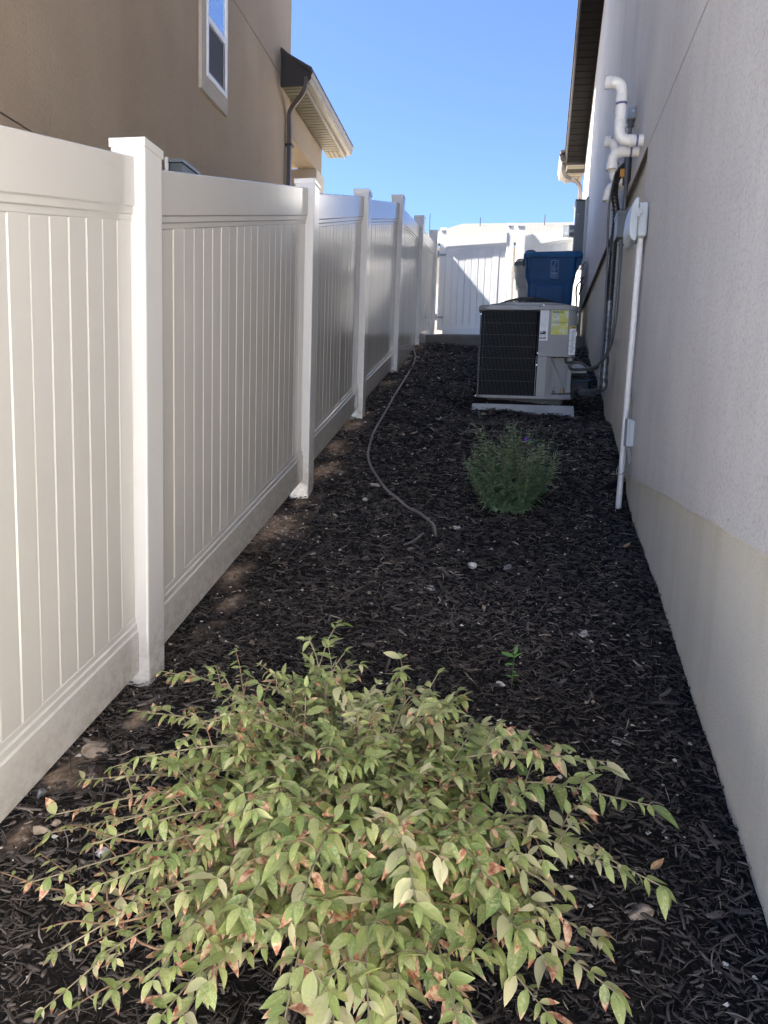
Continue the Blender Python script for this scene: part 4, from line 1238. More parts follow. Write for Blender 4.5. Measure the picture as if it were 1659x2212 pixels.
# service valves
b = MB(AO)
b.tube([(AX(1000), AY0 + .06, .30), (AX(1160), AY0 + .04, .305), (.53, AY0 - .08, .308)], .006, 8)
b.disc((AX(1043), AY0 + .05, .29), (0, 0, 1), .009, .045, 10); b.disc((AX(1005), AY0 + .08, .30), (0, -1, 0), .012, .03, 10); b.disc((AX(1095), AY0 + .08, .30), (0, -1, 0), .012, .03, 10)
sub(b, 'service_valve', M_foil, ac, smooth=50)
b = MB(AO); b.disc((AX(1143), AY0 + .06, .30), (0, 0, 1), .014, .045, 10); sub(b, 'valve_cap', M_brass, ac, smooth=50)
b = MB(AO)
hel = []
for k in range(120):
    t = k / 119; cxx = AX(1000 + 170 * t); cz = AZ(800 + 330 * t)
    hel.append((cxx + .008 * math.cos(k * .75), AY0 + .07 + .012 * math.sin(k * .75), cz))
b.tube(hel, .0016, 4); sub(b, 'coiled_wire', M_cable, ac)
b = MB(AO); b.tube(smooth_path([(AX(1160), AY0 + .09, AZ(782)), (AX(1165), AY0 + .06, AZ(825)), (AX(1185), AY0 + .04, AZ(840)), (.56, AY0 - .10, AZ(855)), (.64, 6.55, .50), (.68, 6.3, .52)], 6), .0115, 10)
sub(b, 'liquid_tight_whip', M_cond, ac, smooth=60)
# stickers
def sticker(root, name, x0, x1, y0, y1, mat, dy=.0015, parent=None):
    b = MB(AO); b.box(AX(x0), AX(x1), AY0 - dy, AY0 - dy + .001, AZ(y1), AZ(y0)); return sub(b, name, mat, ac, parent)
s1 = sticker(ac, 'rating_label', 836, 932, 250, 603, M_label)
def inkrows(s, rows, mat, name='print', dy=.0028):
    b = MB(AO)
    for x0, x1, y0, y1 in rows: b.box(AX(x0), AX(x1), AY0 - dy, AY0 - dy + .0006, AZ(y1), AZ(y0))
    return sub(b, name, mat, ac, s)
rr = random.Random(2); rows = []
for k in range(22):
    y = 262 + k * 9; x = 846 + rr.uniform(0, 8)
    while x < 915:
        w = rr.uniform(3, 16); rows.append((x, min(x + w, 926), y, y + 3.2)); x += w + rr.uniform(3, 9)
inkrows(s1, rows, M_greyink)
inkrows(s1, [(842, 908, 500, 535)], M_ink); inkrows(s1, [(846, 874, 506, 514)], M_label, 'print', .0036)
inkrows(s1, [(838, 880, 548, 552), (888, 915, 548, 552), (838, 876, 564, 571), (880, 915, 563, 571), (838, 868, 577, 586), (872, 912, 577, 586)], M_ink)
def text(root, parent, body, x, y, h, mat, O=AO, ypl=None, bold=0.0, sx=1.0, conv=None):
    cu = bpy.data.curves.new('lettering', 'FONT'); cu.body = body; cu.size = h; cu.extrude = 0.0004; cu.offset = bold
    t = bpy.data.objects.new('lettering_tmp', cu); COL.objects.link(t)
    bpy.context.view_layer.update()
    me = bpy.data.meshes.new_from_object(t.evaluated_get(bpy.context.evaluated_depsgraph_get()))
    bpy.data.objects.remove(t)
    for v in me.vertices: v.co = Vector((v.co.x * sx, -v.co.z * 1.0, v.co.y))
    me.materials.clear(); me.materials.append(mat)
    o = link('lettering', me, parent)
    o.location = Vector((x, ypl, y)) - Vector(O)
    return o
text(ac, s1, 'UL', AX(878), AZ(490), .013, M_ink, ypl=AY0 - .003)
s2 = sticker(ac, 'energy_label', 965, 1157, 258, 535, M_yel)
text(ac, s2, 'ENERGYG', AX(977), AZ(300), .026, M_ink, ypl=AY0 - .003, bold=.0008, sx=.83)
text(ac, s2, '13.4', AX(990), AZ(345), .014, M_ink, ypl=AY0 - .003, bold=.0006)
inkrows(s2, [(968, 1150, 398, 402), (975, 1060, 316, 319), (985, 1058, 384, 388), (972, 1118, 413, 415)], M_ink)
rows = []
for k in range(8):
    rows.append((972, 972 + rr.uniform(40, 75), 440 + k * 5, 441.6 + k * 5))
for k in range(4): rows.append((1068 + rr.uniform(0, 20), 1110 + rr.uniform(0, 35), 372 - k * 18, 374 - k * 18))
inkrows(s2, rows, M_greyink)
s3 = sticker(ac, 'warning_label', 1180, 1255, 470, 757, M_label, .0012)
rows = []
for k in range(27):
    y = 484 + k * 9.4; rows.append((1203, 1203 + rr.uniform(28, 46), y, y + 5.5))
inkrows(s3, rows, M_greyink)
inkrows(s3, [(1188, 1193, 505, 520), (1186, 1196, 595, 606), (1187, 1195, 655, 665), (1184, 1196, 712, 717)], M_ink)
s4 = sticker(ac, 'caution_strip', 1182, 1255, 438, 470, plain('yellow_strip', (0.42, 0.31, 0.03), .5), .0012)
inkrows(s4, [(1202, 1206, 446, 463), (1212, 1245, 450, 462)], M_ink)

# small black box with pale lid behind the unit's right side
O = Vector((.63, 7.35, .3))
hb = empty('valve_box', O, 'black plastic box with a pale grey lid on the mulch behind the air conditioner', 'box')
b = MB(O); b.hexa([(.50, 7.2, .17), (.745, 7.2, .17), (.745, 7.55, .17), (.50, 7.55, .17), (.50, 7.22, .50), (.70, 7.22, .47), (.70, 7.53, .47), (.50, 7.53, .50)]); sub(b, 'body', M_black, hb, bevel=.03, seg=3)
b = MB(O); b.hexa([(.49, 7.19, .51), (.66, 7.19, .515), (.70, 7.5, .515), (.49, 7.5, .51), (.49, 7.21, .60), (.64, 7.21, .615), (.66, 7.48, .615), (.49, 7.48, .60)]); sub(b, 'lid', M_greyp, hb, bevel=.02, seg=3)
b = MB(O); b.hexa([(.50, 7.185, .41), (.70, 7.185, .45), (.72, 7.2, .45), (.50, 7.2, .41), (.50, 7.185, .42), (.70, 7.185, .46), (.72, 7.2, .46), (.50, 7.2, .42)]); sub(b, 'band', M_bluel, hb)

# ================================================================== WHEELED BINS
def bin_mesh(root, O, x0, x1, y0, y1, z0, H, mat, mlid):
    def sec(dx0, dx1, dy, z): 
        return [(x, y, z) for x, y in rrect(x0 + dx0, x1 - dx1, y0 + dy, y1 - dy, .055, 4)]
    zs = [(.075, .05, .07, 0), (.06, .04, .055, .02), (.052, .028, .045, H * .60), (.045, .02, .035, H * .645), (.012, .008, .008, H * .70), (.0, .0, .0, H * .93), (-.004, -.004, -.004, H * .935), (-.004, -.004, -.004, H * .955)]
    rings = [sec(a, c, d, z0 + h) for a, c, d, h in zs]; n = len(rings[0])
    b = MB(O); vs = [p for r_ in rings for p in r_]
    fs = [tuple(range(n - 1, -1, -1)), tuple(range((len(zs) - 1) * n, len(zs) * n))]
    for k in range(len(zs) - 1): fs += [(k * n + i, k * n + (i + 1) % n, (k + 1) * n + (i + 1) % n, (k + 1) * n + i) for i in range(n)]
    b.add(vs, fs); body = sub(b, 'body', mat, root, smooth=40)
    # raised lower panels
    L = x1 - x0
    b = MB(O)
    b.hexa([(x0 + L * .22, y0 + .062, z0 + .03), (x1 - L * .22, y0 + .062, z0 + .03), (x1 - L * .22, y0 + .1, z0 + .03), (x0 + L * .22, y0 + .1, z0 + .03),
            (x0 + L * .24, y0 + .024, z0 + H * .60), (x1 - L * .23, y0 + .024, z0 + H * .60), (x1 - L * .23, y0 + .1, z0 + H * .66), (x0 + L * .24, y0 + .1, z0 + H * .66)])
    sub(b, 'side_rib', mat, root, body, bevel=.014, seg=3)
    b = MB(O)
    for f in (.06, .10): b.box(x0 + L * f, x0 + L * f + .012, y0 - .012, y0 + .02, z0 + H * .80, z0 + H * .94)
    sub(b, 'lip_rib', mat, root, body, bevel=.003)
    # lid with drooping rim
    b = MB(O); zt = z0 + H * .955
    e = .022
    prs = []
    for (g_, h) in ((.0, -.035), (.0, .012), (-.012, .028), (-.05, .040), (-.16, .050)):
        prs.append([(x, y, zt + h + (.012 * (x - x0) / L if h > 0 else 0)) for x, y in rrect(x0 - e - g_, x1 + e + .045 + g_, y0 - e - g_, y1 + e + g_, .06 if g_ > -.1 else .04, 4)])
    n = len(prs[0]); vs = [p for r_ in prs for p in r_]; fs = [tuple(range((len(prs) - 1) * n, len(prs) * n)), tuple(range(n - 1, -1, -1))]
    for k in range(len(prs) - 1): fs += [(k * n + i, k * n + (i + 1) % n, (k + 1) * n + (i + 1) % n, (k + 1) * n + i) for i in range(n)]
    b.add(vs, fs); lid = sub(b, 'lid', mlid, root, smooth=40)
    b = MB(O)
    for y_ in (y0 + .06, y0 + .2): b.tube(smooth_path([(x0 + .0, y_, zt + .01), (x0 + .02, y_, zt + .055), (x0 + .09, y_, zt + .062), (x0 + .13, y_, zt + .045)], 4), .012, 8)
    b.tube([(x0 + .05, y0 + .05, zt + .058), (x0 + .05, y0 + .21, zt + .058)], .012, 8)
    sub(b, 'lid_handle', mlid, root, lid, smooth=50)
    # rear handle / hinge web and wheels
    b = MB(O); b.ext([(x1 - .01, y0 + .05, zt - .02), (x1 + .075, y0 + .05, zt + .01), (x1 + .07, y0 + .05, zt - .04), (x1 + .02, y0 + .05, zt - .16), (x1 - .01, y0 + .05, zt - .18)], (0, .03, 0))
    b.ext([(x1 - .01, y1 - .08, zt - .02), (x1 + .075, y1 - .08, zt + .01), (x1 + .07, y1 - .08, zt - .04), (x1 + .02, y1 - .08, zt - .16), (x1 - .01, y1 - .08, zt - .18)], (0, .03, 0))
    b.tube([(x1 + .055, y0 + .05, zt - .03), (x1 + .055, y1 - .05, zt - .03)], .014, 8)
    sub(b, 'push_handle', mat, root, bevel=.003)
    for yy in (y0 - .0, y1 - .05):
        b = MB(O); b.disc((x1 - .05, yy, z0 + .12), (0, 1, 0), .12, .05, 20); sub(b, 'wheel', M_black, root, bevel=.01)
    return body
zb = slabz(9.97)
O = Vector((.36, 10.2, zb))
bb = empty('wheeled_bin', O, 'blue wheeled recycling bin with a pale bird emblem on its side', 'bin', 'wheeled bins behind the air conditioner')
body = bin_mesh(bb, O, .025, .70, 9.97, 10.52, zb, 1.10, M_blue, M_bluel)
O2 = Vector((.36, 10.95, slabz(10.65)))
gbn = empty('wheeled_bin', O2, 'grey wheeled rubbish bin mostly hidden behind the blue one', 'bin', 'wheeled bins behind the air conditioner')
bin_mesh(gbn, O2, -.10, .62, 10.68, 11.18, slabz(10.68) , 1.05, M_grbin, plain('grey_lid', (0.085, 0.09, 0.095), .45))
# emblem: heron in an arched frame, printed on the side (crop coords -> wall of bin)
def EM(x, y):
    p = at((2190 + x / 20.11) / 1.85172, (1020 + y / 20.11) / 1.85172, 9.965)
    return Vector((p.x, 9.958, p.z))
def strokes(lst, r_, name):
    b = MB(O)
    for pts in lst:
        P = [EM(x, y) for x, y in pts]
        if len(P) > 2: P = smooth_path(P, 4)
        for i in range(len(P) - 1):
            a, c = P[i], P[i + 1]; d = (c - a)
            if d.length < 1e-5: continue
            d.normalize(); s = Vector((-d.z, 0, d.x)) * r_
            b.hexa([a - s - d * r_ * .3, c - s + d * r_ * .3, c - s + d * r_ * .3 + Vector((0, .012, 0)), a - s - d * r_ * .3 + Vector((0, .012, 0)),
                    a + s - d * r_ * .3, c + s + d * r_ * .3, c + s + d * r_ * .3 + Vector((0, .012, 0)), a + s - d * r_ * .3 + Vector((0, .012, 0))])
    return sub(b, name, M_print, bb, body)
strokes([[(305, 470), (285, 1000), (262, 1800)], [(305, 465), (600, 415), (885, 465)], [(885, 465), (850, 1150), (825, 1820)], [(262, 1800), (540, 1865), (825, 1830)],
         [(270, 1450), (550, 1450), (835, 1500)], [(270, 1490), (835, 1500)]], .0026, 'emblem')
strokes([[(380, 1030), (400, 930), (480, 840), (580, 810), (640, 740), (620, 640), (600, 570)], [(370, 990), (430, 880)], [(490, 960), (520, 930)], [(480, 1000), (520, 950)], [(480, 1000), (485, 1220)],
         [(500, 1070), (600, 990), (635, 890)]], .0040, 'emblem')
strokes([[(600, 570), (680, 575), (760, 595)], [(590, 560), (700, 572)], [(540, 640), (600, 580)], [(300, 1140), (400, 1130), (460, 1150)], [(520, 1160), (640, 1120), (730, 1065), (850, 1090)],
         [(300, 1220), (460, 1215), (640, 1225), (660, 1260), (440, 1340), (450, 1390), (560, 1430), (760, 1430)]], .0027, 'emblem')
strokes([[(360, 1565), (400, 1565)], [(420, 1565), (460, 1565)], [(480, 1565), (580, 1565)], [(620, 1565), (700, 1565)], [(310, 1650), (430, 1650)], [(450, 1650), (560, 1655)], [(580, 1655), (750, 1660)],
         [(360, 1750), (440, 1750)], [(460, 1750), (560, 1750)], [(580, 1750), (715, 1752)]], .0026, 'emblem')
# dark straps and hardware hanging between bin and wall
O3 = Vector((wx(10.2), 10.2, 1.8))
b = MB(O3)
b.tube(smooth_path([(wx(10.2, .02), 10.2, 2.2), (wx(10.2, .10), 10.15, 2.05), (wx(10.2, .06), 10.15, 1.9), (wx(10.2, .09), 10.15, 1.75), (wx(10.2, .03), 10.15, 1.9)], 6), .007, 6)
b.tube(smooth_path([(wx(10.2, .03), 10.2, 2.0), (wx(10.2, .12), 10.15, 1.85), (wx(10.2, .10), 10.15, 1.6), (wx(10.2, .10), 10.15, 1.3)], 6), .012, 6)
tag(b.build('cord', M_black, None, smooth=60), 'tangled black cord hanging on the wall behind the blue bin', 'cord')

# ================================================================== BROWN TUBE ON THE BED
hp = [(893, 757), (897, 770), (894, 790), (881, 815), (868, 838), (850, 866), (835, 890), (820, 915), (806, 945), (797, 970), (795, 990), (800, 1010), (813, 1032), (835, 1060), (858, 1078), (880, 1094), (905, 1107), (928, 1126), (938, 1138), (943, 1152)]
P = [ghit(x, y) for x, y in hp]
P = [Vector((p.x, p.y, float(bedz(p.x, p.y)) + .020)) for p in P]
P[-1].z -= .03
b = MB(P[5]); b.tube(smooth_path(P, 6), .0088, 12)
tag(b.build('irrigation_tube', M_hose, None, smooth=60), 'brown flexible irrigation tube snaking down the mulch from the far end', 'tube')
P = [ghit(x, y) for x, y in [(915, 1150), (900, 1160), (885, 1170), (872, 1172)]]
P = [Vector((p.x, p.y, float(bedz(p.x, p.y)) + .018)) for p in P]
b = MB(P[0]); b.tube(smooth_path(P, 3), [.006] * 10, 8)
tag(b.build('stick', M_hose, None, smooth=60), 'thin grey brown stick lying on mulch by the tube end', 'stick')

# ================================================================== PLANTS
def leaf_arrays(L, W, curl, fold, twist, seed, n=6, brown=0.0, rnd=0.5):
    r = random.Random(seed); vs = []; cs = []
    asym = r.uniform(-.08, .08)
    for i in range(n + 1):
        u = i / n
        w = W * .5 * (math.sin(math.pi * min(1, u ** .85)) ** .85 if 0 < u < 1 else 0.0)
        w *= (1 - .25 * u)
        if u > .8: w *= .8
        x = L * u; z = -curl * L * u * u + r.uniform(-.006, .006) * L
        sh = asym * L * math.sin(u * 3)
        tw = twist * u
        for s in (-1, 0, 1):
            y = s * w * 1.12; zz_ = abs(s) * w * fold + (r.uniform(-.1, .1) * w if s else 0)
            y2 = y * math.cos(tw) - zz_ * math.sin(tw); z2 = y * math.sin(tw) + zz_ * math.cos(tw)
            vs.append((x * (1 - curl * .25 * u), y2 + sh, z + z2)); cs.append((u, rnd, brown, abs(s)))
    fs = []
    for i in range(n):
        for k in (0, 1):
            a = i * 3 + k; fs.append((a, a + 3, a + 4, a + 1))
    return vs, fs, cs
def frame(d, up):
    d = d.normalized(); s = up.cross(d)
    if s.length < 1e-4: s = Vector((1, 0, 0))
    s.normalize(); u = d.cross(s)
    return Matrix(((d.x, s.x, u.x), (d.y, s.y, u.y), (d.z, s.z, u.z)))
class LeafSet:
    def __init__(s): s.items = []
    def add(s, p, d, up, L, W, curl=.3, fold=.3, twist=0, brown=0., rnd=.5):
        s.items.append((Vector(p), Vector(d), Vector(up), L, W, curl, fold, twist, brown, rnd))
def build_leaves(ls_, root, mat, O, nind, name='leaf'):
    items = sorted(ls_.items, key=lambda it: (it[0].length / it[3]) - it[0].z * 3)
    ind, rest = items[:nind], items[nind:]
    if ind:
        for i, it in enumerate(ind):
            p, d, up, L, W, curl, fold, tw, br, rd = it
            vs, fs, cs = leaf_arrays(L, W, curl, fold, tw, i, 6, br, rd)
            me = bpy.data.meshes.new(name); me.from_pydata(vs, [], fs); me.materials.append(mat)
            ca = me.color_attributes.new('leaf', 'FLOAT_COLOR', 'POINT'); ca.data.foreach_set('color', [c for q in cs for c in q])
            me.polygons.foreach_set('use_smooth', [True] * len(fs))
            o = link(name, me, root)
            o.matrix_basis = Matrix.Translation(p - O) @ frame(d, up).to_4x4()
    V = []; F = []; C = []
    for i, it in enumerate(rest):
        p, d, up, L, W, curl, fold, tw, br, rd = it
        vs, fs, cs = leaf_arrays(L, W, curl, fold, tw, i + 999, 5 if L > .02 else 2, br, rd)
        R = frame(d, up); n = len(V)
        V += [tuple(R @ Vector(v) + p - O) for v in vs]; F += [tuple(a + n for a in f) for f in fs]; C += [c for q in cs for c in q]
    if V:
        me = bpy.data.meshes.new('foliage'); me.from_pydata(V, [], F); me.materials.append(mat)
        ca = me.color_attributes.new('leaf', 'FLOAT_COLOR', 'POINT'); ca.data.foreach_set('color', C)
        me.polygons.foreach_set('use_smooth', [True] * len(F))
        o = link('foliage', me, root); o['kind'] = 'stuff'

# ---- foreground shrub
r = random.Random(21)
SB0 = ghit(745, 1880); SBASE = Vector((SB0.x, SB0.y, float(G(SB0.x, SB0.y))))
shrub = empty('shrub', SBASE, 'spreading yellow green leafy shrub with brown scorched leaf tips in the foreground', 'shrub')
LS = LeafSet(); stems = MB(SBASE); young = MB(SBASE)
def leafpair(p, T, size, lean, idx, browny, dusty=.0, n=2):
    T = T.normalized()
    side = T.cross(Vector((0, 0, 1)))
    if side.length < .05: side = Vector((1, 0, 0))
    side.normalize()
    if idx % 2 and r.random() < .35:
        side = (side * .6 + Vector((0, 0, 1)) * .35).normalized()
    for s in (-1, 1)[:n]:
        if r.random() < .06: continue
        d = side * s * r.uniform(.7, 1.0) + T * r.uniform(.35, .8) + Vector((0, 0, r.uniform(-.6, .6) if r.random() < .6 else r.uniform(-1.0, 0)))
        up = Vector((r.uniform(-.35, .35), r.uniform(-.55, .2), 1))
        L = size * min(1.7, r.lognormvariate(-.10, .30))
        br = (r.uniform(.30, .85) if r.random() < browny else r.uniform(.0, .16)); br = 1.3 if r.random() < .02 + browny * .05 else br
        rd = min(1, max(0, r.betavariate(2, 2.4) + dusty))
        LS.add(p, d, up, L, L * r.uniform(.29, .45), r.uniform(-.05, .6), r.uniform(.05, .6), r.uniform(-.9, .9), br, rd)
def shoot(path, r0, r1, size, browny, first=.25, step=.030, tip=True, dusty=0., mb=None):
    P = smooth_path(path, 7); n = len(P)
    mb = mb or stems
    mb.tube(P, [r0 + (r1 - r0) * i / (n - 1) for i in range(n)], 6)
    cum = [0]
    for i in range(1, n): cum.append(cum[-1] + (P[i] - P[i - 1]).length)
    Lt = cum[-1]; s = Lt * first; k = 0
    while s < Lt - .008:
        i = max(j for j in range(n) if cum[j] <= s); i = min(i, n - 2)
        T = P[i + 1] - P[i]; p = P[i].lerp(P[i + 1], (s - cum[i]) / max(1e-6, cum[i + 1] - cum[i]))
        leafpair(p, T, size * (1 - .25 * (s / Lt) ** 3), 0, k, browny, dusty); k += 1
        s += step * r.uniform(.8, 1.25)
    if tip:
        T = (P[-1] - P[-2]).normalized()
        leafpair(P[-1], T, size * .85, 0, k, browny, dusty)
        LS.add(P[-1], T + Vector((0, 0, -.2)), Vector((0, 0, 1)), size * .8, size * .32, .3, .3, 0, .5 if r.random() < browny else .1, r.random() * .7)
    return P
# main branches: (pixel of tip, height above the bed, leaf size, brown share)
TIPS = [(668, 1385, .50, .045, .10, 0.0), (752, 1440, .46, .044, .1, 0.05), (900, 1490, .44, .048, .10, .1), (865, 1535, .40, .05, .1, .1), (350, 1450, .40, .042, .55, 0), (470, 1500, .34, .042, .25, 0),
        (290, 1540, .34, .042, .5, 0), (1150, 1610, .40, .058, .12, .15), (1010, 1580, .38, .05, .15, .1), (1310, 1650, .36, .055, .25, .05), (1405, 1740, .36, .058, .15, .05), (1425, 1915, .32, .060, .18, .12),
        (1340, 1880, .34, .056, .2, .25), (1290, 2040, .26, .064, .55, .1), (1325, 2150, .24, .066, .55, .05), (1180, 2190, .22, .06, .5, 0), (180, 1690, .24, .040, .6, 0), (120, 1760, .26, .040, .75, 0), (110, 1800, .2, .038, .7, 0),
        (70, 1910, .22, .040, .65, 0), (95, 2180, .16, .036, .6, 0), (200, 1980, .2, .045, .6, 0), (250, 2150, .2, .046, .6, 0), (400, 2200, .22, .05, .5, 0), (600, 2200, .25, .055, .5, 0), (800, 2210, .26, .056, .5, 0), (1000, 2200, .25, .058, .5, 0),
        (420, 1620, .34, .046, .3, 0), (560, 1560, .36, .046, .2, 0), (330, 1830, .3, .055, .5, 0), (470, 1900, .36, .07, .5, 0), (620, 1870, .38, .06, .3, 0), (720, 1600, .38, .050, .1, 0.1), (850, 1660, .42, .050, .1, .1), (950, 1760, .40, .052, .15, .15),
        (1080, 1850, .38, .06, .35, .1), (760, 2020, .36, .06, .4, 0), (560, 2050, .34, .066, .5, 0), (960, 2000, .34, .062, .45, .05), (380, 2040, .30, .056, .6, 0), (1120, 2010, .32, .062, .5, 0), (1230, 1780, .36, .056, .2, .2),
        (640, 1740, .40, .05, .15, .1), (520, 1700, .36, .05, .25, .05), (880, 1880, .40, .058, .25, .1),
        (300, 1950, .28, .058, .6, 0), (450, 2130, .3, .062, .6, 0), (680, 2130, .32, .066, .5, 0), (860, 2120, .32, .064, .45, 0), (1050, 2110, .30, .064, .5, 0), (1180, 2080, .28, .066, .5, 0), (1210, 1930, .32, .062, .35, .1),
        (700, 1950, .40, .064, .4, 0), (840, 1780, .44, .056, .2, .1), (580, 1800, .42, .060, .3, 0), (400, 1700, .38, .05, .4, 0), (1000, 1680, .40, .054, .15, .15), (1100, 1730, .38, .056, .2, .15), (250, 1900, .24, .05, .6, 0), (520, 1960, .38, .07, .5, 0), (350, 2200, .22, .055, .55, 0), (520, 2210, .26, .06, .5, 0), (900, 2215, .28, .06, .5, 0), (230, 2060, .22, .046, .6, 0),
        (560, 1480, .5, .042, .15, 0), (500, 2330, .3, .062, .5, 0), (700, 2340, .32, .062, .45, 0), (900, 2340, .32, .062, .45, 0), (1080, 2300, .3, .062, .5, 0), (340, 2310, .26, .056, .6, 0), (600, 2280, .36, .066, .5, 0), (800, 2280, .36, .062, .45, 0), (1000, 2260, .34, .06, .5, 0), (430, 2260, .3, .058, .6, 0), (160, 1930, .3, .044, .7, 0), (260, 1780, .34, .044, .6, 0), (120, 2060, .24, .04, .7, 0), (200, 2110, .24, .044, .7, 0), (330, 2120, .3, .05, .6, 0), (700, 1470, .46, .044, .1, .05), (760, 1520, .5, .046, .1, .1), (680, 1560, .5, .046, .1, .05), (800, 1640, .5, .05, .1, .1), (640, 1520, .42, .044, .15, 0), (720, 1680, .5, .05, .15, .1), (820, 1500, .44, .046, .1, .1), (430, 1560, .48, .042, .4, 0), (980, 1540, .5, .046, .15, .1), (300, 1640, .42, .042, .6, 0), (620, 1620, .54, .046, .15, .05), (820, 1590, .52, .048, .1, .1), (1240, 1640, .44, .05, .2, .1), (200, 1830, .34, .042, .7, 0), (780, 1700, .54, .05, .2, .1), (460, 1800, .48, .052, .5, 0), (650, 1950, .5, .058, .4, 0), (900, 1950, .5, .056, .35, .1), (330, 1980, .4, .05, .6, 0), (1080, 1930, .44, .056, .4, .1)]
for k, (px, py, h, size, brn, du) in enumerate(TIPS):
    if k > 30 and k % 4 == 1: continue
    tip = ghit(px, py, h)
    base = SBASE + Vector((r.uniform(-.09, .09), r.uniform(-.09, .09), -.01))
    d = tip - base; hd = Vector((d.x, d.y, 0)); Lh = hd.length
    m1 = base + hd * .22 + Vector((0, 0, d.z * .55 + .06 * Lh)); m2 = base + hd * .62 + Vector((r.uniform(-.02, .02), r.uniform(-.02, .02), d.z * .88 + .07 * Lh))
    du = max(-.3, du + r.choice([-.28, -.12, 0, .12, .28]))
    P = shoot([base, m1, m2, tip], .0045, .0014, size, brn, .45, .030, True, du)
    n = len(P); tw = 7 if Lh > .25 else 5
    for j in range(tw):
        i = int(n * (.34 + .52 * j / tw + r.uniform(-.03, .03))); i = min(max(i, 1), n - 3)
        T = (P[i + 1] - P[i]).normalized(); s = T.cross(Vector((0, 0, 1))).normalized() * (1 if (j + k) % 2 else -1)
        L = r.uniform(.08, .17) * (1.15 - .1 * j)
        dirv = (T * r.uniform(.4, .9) + s * r.uniform(.5, .95) + Vector((0, 0, r.uniform(-.05, 1.1)))).normalized()
        e = P[i] + dirv * L
        mid = P[i] + dirv * L * .5 + Vector((0, 0, .016))
        if py > 1900 and px < 300: brn2 = .7
        shoot([P[i], mid, e], .0019, .0009, size * r.uniform(.78, .98), brn, .22, .027, True, du, young if r.random() < .5 else stems)
# lower inner fill
for k in range(36):
    a = r.uniform(0, 6.28); L = r.uniform(.10, .46)
    tip = SBASE + Vector((math.cos(a) * L * 1.25, math.sin(a) * L * .9, 0)); tip.z = float(G(tip.x, tip.y)) + r.uniform(.12, .36)
    base = SBASE + Vector((r.uniform(-.08, .08), r.uniform(-.08, .08), 0))
    m = base.lerp(tip, .45) + Vector((0, 0, .10))
    shoot([base, m, tip], .0028, .001, .052, .3, .25, .028)
# upright sprigs standing out of the mound, each ending in a small rosette
for k in range(34):
    a = r.uniform(0, 6.28); q = r.uniform(.05, 1) ** .6
    gx = SBASE.x + math.cos(a) * .52 * q; gy = SBASE.y - .06 + math.sin(a) * .34 * q
    z0 = float(G(gx, gy)) + .10 + .22 * (1 - q * q)
    p0 = SBASE.lerp(Vector((gx, gy, z0)), .75); p0.z = z0 - .02
    top = Vector((gx + r.uniform(-.04, .10) * (1 if gx > SBASE.x else -1), gy + r.uniform(-.03, .05), z0 + r.uniform(.13, .24)))
    mid = p0.lerp(top, .5) + Vector((r.uniform(-.01, .01), 0, .01))
    sz = r.uniform(.036, .052) if gx < SBASE.x else r.uniform(.042, .06)
    P = shoot([p0, mid, top], .0024, .0010, sz, .45 if gx < SBASE.x - .2 else .2, .15, .026, True, r.choice([-.2, 0, .2]))
    T = (P[-1] - P[-2]).normalized()
    for w in range(4):
        an = w * 1.57 + r.random(); dv = Vector((math.cos(an), math.sin(an), r.uniform(-.3, .2)))
        LS.add(P[-1], dv, Vector((0, 0, 1)), sz * r.uniform(.8, 1.1), sz * .36, r.uniform(.2, .6), .3, r.uniform(-.4, .4), .1 if r.random() < .6 else .5, r.random() * .8)
# bare wispy twigs on the left
for pts in ([(370, 2050, .2), (200, 1950, .2), (100, 1920, .16), (0, 1888, .12)], [(180, 1960, .2), (150, 1900, .18), (85, 1845, .14)], [(400, 2080, .2), (260, 2120, .16), (125, 2205, .10)],
            [(300, 1990, .22), (160, 1995, .18), (90, 2010, .12)], [(280, 1975, .2), (230, 1900, .22), (205, 1860, .2)], [(420, 1790, .28), (330, 1740, .26), (160, 1760, .18)],
            [(460, 2060, .22), (300, 2010, .18), (165, 2060, .1)], [(300, 1820, .26), (150, 1790, .2), (60, 1850, .1)]):
    P = [ghit(x, y, h) for x, y, h in pts]
    shoot([SBASE.lerp(P[0], .3) + Vector((0, 0, .05))] + P, .0030, .0013, .034, .7, .55, .05, False, 0, young)
so = stems.build('stems', M_stem, shrub, smooth=60); so.location = (0, 0, 0)
so = young.build('twigs', M_stemr, shrub, smooth=60); so.location = (0, 0, 0); so['kind'] = 'stuff'
build_leaves(LS, shrub, M_leaf, SBASE, 299)
print('shrub leaves', len(LS.items))

# ---- aster like plant
r = random.Random(5)
AB0 = ghit(1112, 1098); AB = Vector((AB0.x, AB0.y, AB0.z - .01))
aster = empty('flowering_plant', AB, 'bushy dark green narrow leaved plant with one purple flower in front of the air conditioner', 'plant')
LS = LeafSet(); stA = MB(AB)
YA = AB.y
AT = [(1035, 930, .0), (1055, 950, .05), (1030, 985, -.05), (1020, 1010, -.1), (1095, 960, .1), (1110, 935, .05), (1140, 945, 0), (1160, 960, .1), (1180, 965, .0), (1190, 990, -.08), (1185, 1020, -.1), (1150, 1000, -.15), (1120, 990, -.1),
      (1075, 980, .1), (1060, 1010, -.1), (1045, 1070, -.12), (1065, 1065, -.15), (1090, 1050, -.15), (1130, 1040, -.18), (1165, 1040, -.12), (1170, 1000, .12), (1100, 1000, .1), (1085, 1030, 0), (1145, 965, .15), (1120, 955, .15), (1050, 1000, .05), (1075, 1085, -.12), (1135, 1085, -.08), (1045, 940, .0), (1195, 1000, 0), (1015, 1000, 0), (1100, 925, 0), (1165, 985, -.1), (1095, 1010, -.2), (1140, 1020, -.2), (1035, 1050, -.1), (1065, 960, .1)]
